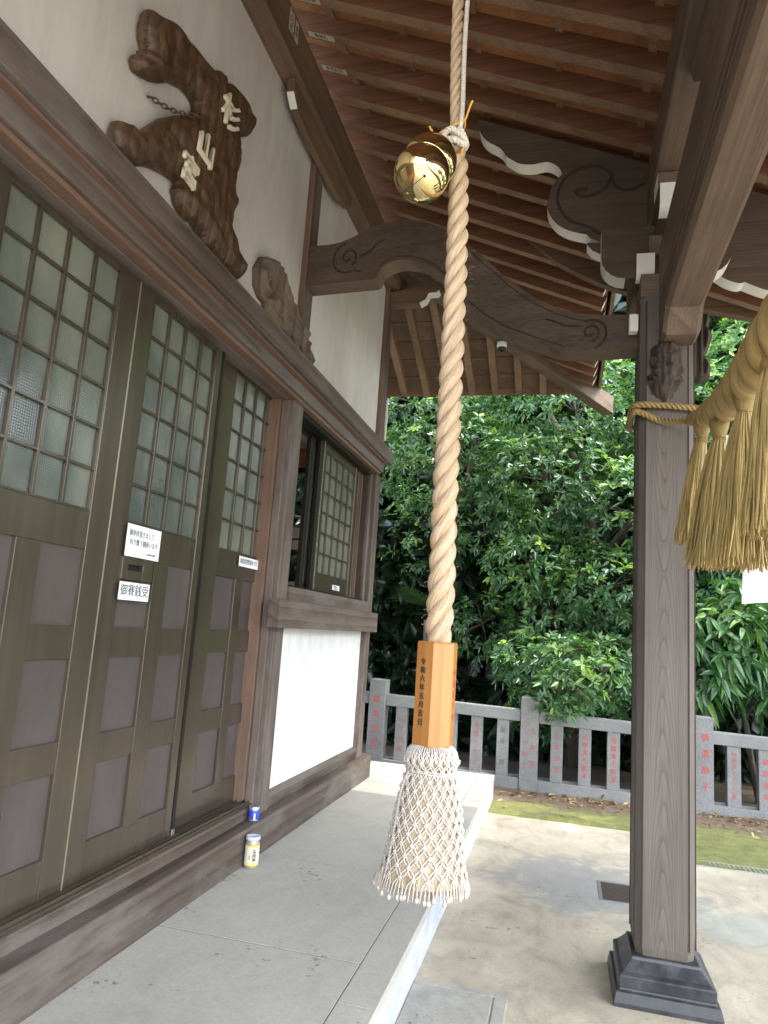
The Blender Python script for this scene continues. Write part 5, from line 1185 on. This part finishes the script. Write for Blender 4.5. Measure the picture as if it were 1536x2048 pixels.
tree('broadleaf_shrub', 'bright shrub with long drooping light green leaves right of the pillar, just over the fence', 'shrub', (2.1, 8.75, 0),
     [(1.75, 8.65, 1.75, .50, .40, .42), (2.2, 8.7, 1.45, .45, .40, .40), (1.55, 8.6, 1.28, .36, .32, .30), (2.5, 8.8, 1.9, .45, .40, .4), (1.95, 8.8, 2.15, .40, .35, .3)], 46, 24, 'leafbig', .24, .062, 6, .035, droop=.65, spread=(55, 95))
# dark understorey far behind
rs = np.random.default_rng(31); n_ = 17000
C = np.stack([rs.uniform(-5.5, 6.5, n_), rs.uniform(10.9, 12.9, n_), rs.uniform(.1, 10.5, n_)], 1); gap = np.array([n2(a * .9, c_ * .9, 1, 9) for a, c_ in zip(C[:, 0], C[:, 2])]); C = C[(gap > -.45) | (C[:, 2] > 3)]; m_ = 2600; C = np.concatenate([C, np.stack([rs.uniform(-3.2, 4.5, m_), rs.uniform(10.0, 10.8, m_), rs.uniform(.1, 3.2, m_)], 1)])
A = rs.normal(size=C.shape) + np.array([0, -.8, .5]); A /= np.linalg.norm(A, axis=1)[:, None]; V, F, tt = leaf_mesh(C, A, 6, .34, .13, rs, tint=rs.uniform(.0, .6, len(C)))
UH = bpy.data.objects.new('woodland_edge', None); COL.objects.link(UH); UH.location = (0, 11.6, 0); bpy.data.objects.remove(UH)
class _Z: pass
root = bpy.data.objects.new('tmp', None); root.location = (0, 0, 0)
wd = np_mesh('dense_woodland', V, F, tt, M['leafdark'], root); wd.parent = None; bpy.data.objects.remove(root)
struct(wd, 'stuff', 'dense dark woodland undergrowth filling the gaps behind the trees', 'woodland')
# palm behind the corner post
PM = thing('fan_palm', 'small dark fan palm in shade just right of the far corner post', 'palm', (-1.72, 9.3, 0))
q = MB(); q.tube([(-1.72, 9.3, 0), (-1.70, 9.3, .8), (-1.73, 9.3, 1.75)], [.07, .055, .05], 10); q.build('trunk', M['bark'], PM, smooth=True)
V = []; F = []
for k in range(9):
    an = k * 2.4; el = R(random.uniform(5, 60)); d = Vector((math.cos(an) * math.cos(el), math.sin(an) * math.cos(el), math.sin(el))); c = Vector((-1.73, 9.3, 1.75)); e = c + d * .38; sd_ = d.cross(Vector((0, 0, 1))).normalized(); u2 = sd_.cross(d)
    for j in range(15):
        b_ = R(-75 + j * 10.7); dd = (d * math.cos(b_) + sd_ * math.sin(b_)); w = sd_ * math.cos(b_) * .011 - d * math.sin(b_) * .011; b0 = len(V)
        V += [tuple(e - w), tuple(e + w), tuple(e + dd * .22 + w * 1.2 + u2 * .01), tuple(e + dd * .22 - w * 1.2 + u2 * .01), tuple(e + dd * .36 - Vector((0, 0, .05)))]; F += [(b0, b0 + 1, b0 + 2), (b0, b0 + 2, b0 + 3), (b0 + 3, b0 + 2, b0 + 4)]
np_mesh('fronds', np.array(V), np.array(F), np.full(len(V), .35), M['leafdark'], PM)
# trees out of frame: one added to shade the apron, others mirrored in doors
sh = tree('added_shade_tree', 'tall spreading tree beside the forecourt, unseen, added to shade the apron', 'tree', (5.0, 6.8, 0),
     [(5.5, 6.6, 6.9, 1.4, 1.2, .9), (4.0, 7.6, 6.6, 1.3, 1.1, .8), (6.4, 6.0, 7.4, 1.7, 1.7, 1.1), (4.7, 3.5, 6.6, 1.1, 1.2, .7), (6.0, 4.0, 7.0, 1.6, 1.7, 1.0), (5.6, 1.8, 6.8, 1.6, 1.5, .9), (3.7, 5.5, 6.9, .8, .75, .3)], 44, 25, 'leaf', .22, .09, 7, .18)
bt = tree('forecourt_tree', 'broad evergreen tree across the forecourt, facing the shrine doors', 'tree', (12.5, 9, 0),
     [(12.5, 9, 4.2, 2.6, 2.6, 2.2), (11.6, 7.5, 2.6, 1.8, 1.8, 1.5), (13, 11, 3.4, 2, 2, 1.8)], 9, 26, 'leaf', .4, .15, 6, .25)
for i, (dx, dy) in enumerate(((.8, -6.5), (-.3, 6.5), (1.5, 13))):
    c = bt.copy(); COL.objects.link(c); c.location = bt.location + Vector((dx, dy, 0)); c['label'] = ['evergreen tree across the forecourt, nearest to the porch front', 'evergreen tree across the forecourt, beyond the fence line', 'farthest evergreen tree across the forecourt'][i]
    for ch in bt.children: d = ch.copy(); COL.objects.link(d); d.parent = c
# fallen leaves
rs = np.random.default_rng(41); n_ = 420; C = np.stack([rs.uniform(-.6, 3.4, n_), 7.94 - np.abs(rs.normal(0, .30, n_)), np.full(n_, .035)], 1); C[:, 1] = np.clip(C[:, 1], 6.2, 7.93)
A = rs.normal(0, .25, size=C.shape) + np.array([0, 0, 1.]); A /= np.linalg.norm(A, axis=1)[:, None]; V, F, tt = leaf_mesh(C, A, 1, .075, .028, rs, spread=(80, 96), droop=.1)
M['dryleaf'] = leafmat('dry_fallen_leaves', (.10, .055, .025), (.24, .15, .075), (.42, .34, .12), .8, .1)
root = bpy.data.objects.new('tmp', None); fl = np_mesh('fallen_leaves', V, F, tt, M['dryleaf'], root); fl.parent = None; bpy.data.objects.remove(root); struct(fl, 'stuff', 'dry brown and yellow leaves fallen on the moss along the fence', 'leaves')
# low wall seen in scraps through the foliage
bw = MB(); bw.box(-8, 9, 15.0, 15.15, 0, 1.5); bw = bw.build('garden_wall', M['gravel'], None, (0, 15, 0)); tag(bw, 'pale block wall glimpsed in scraps through the dark foliage', 'wall')
# objects whose origin matters get it from their own geometry already
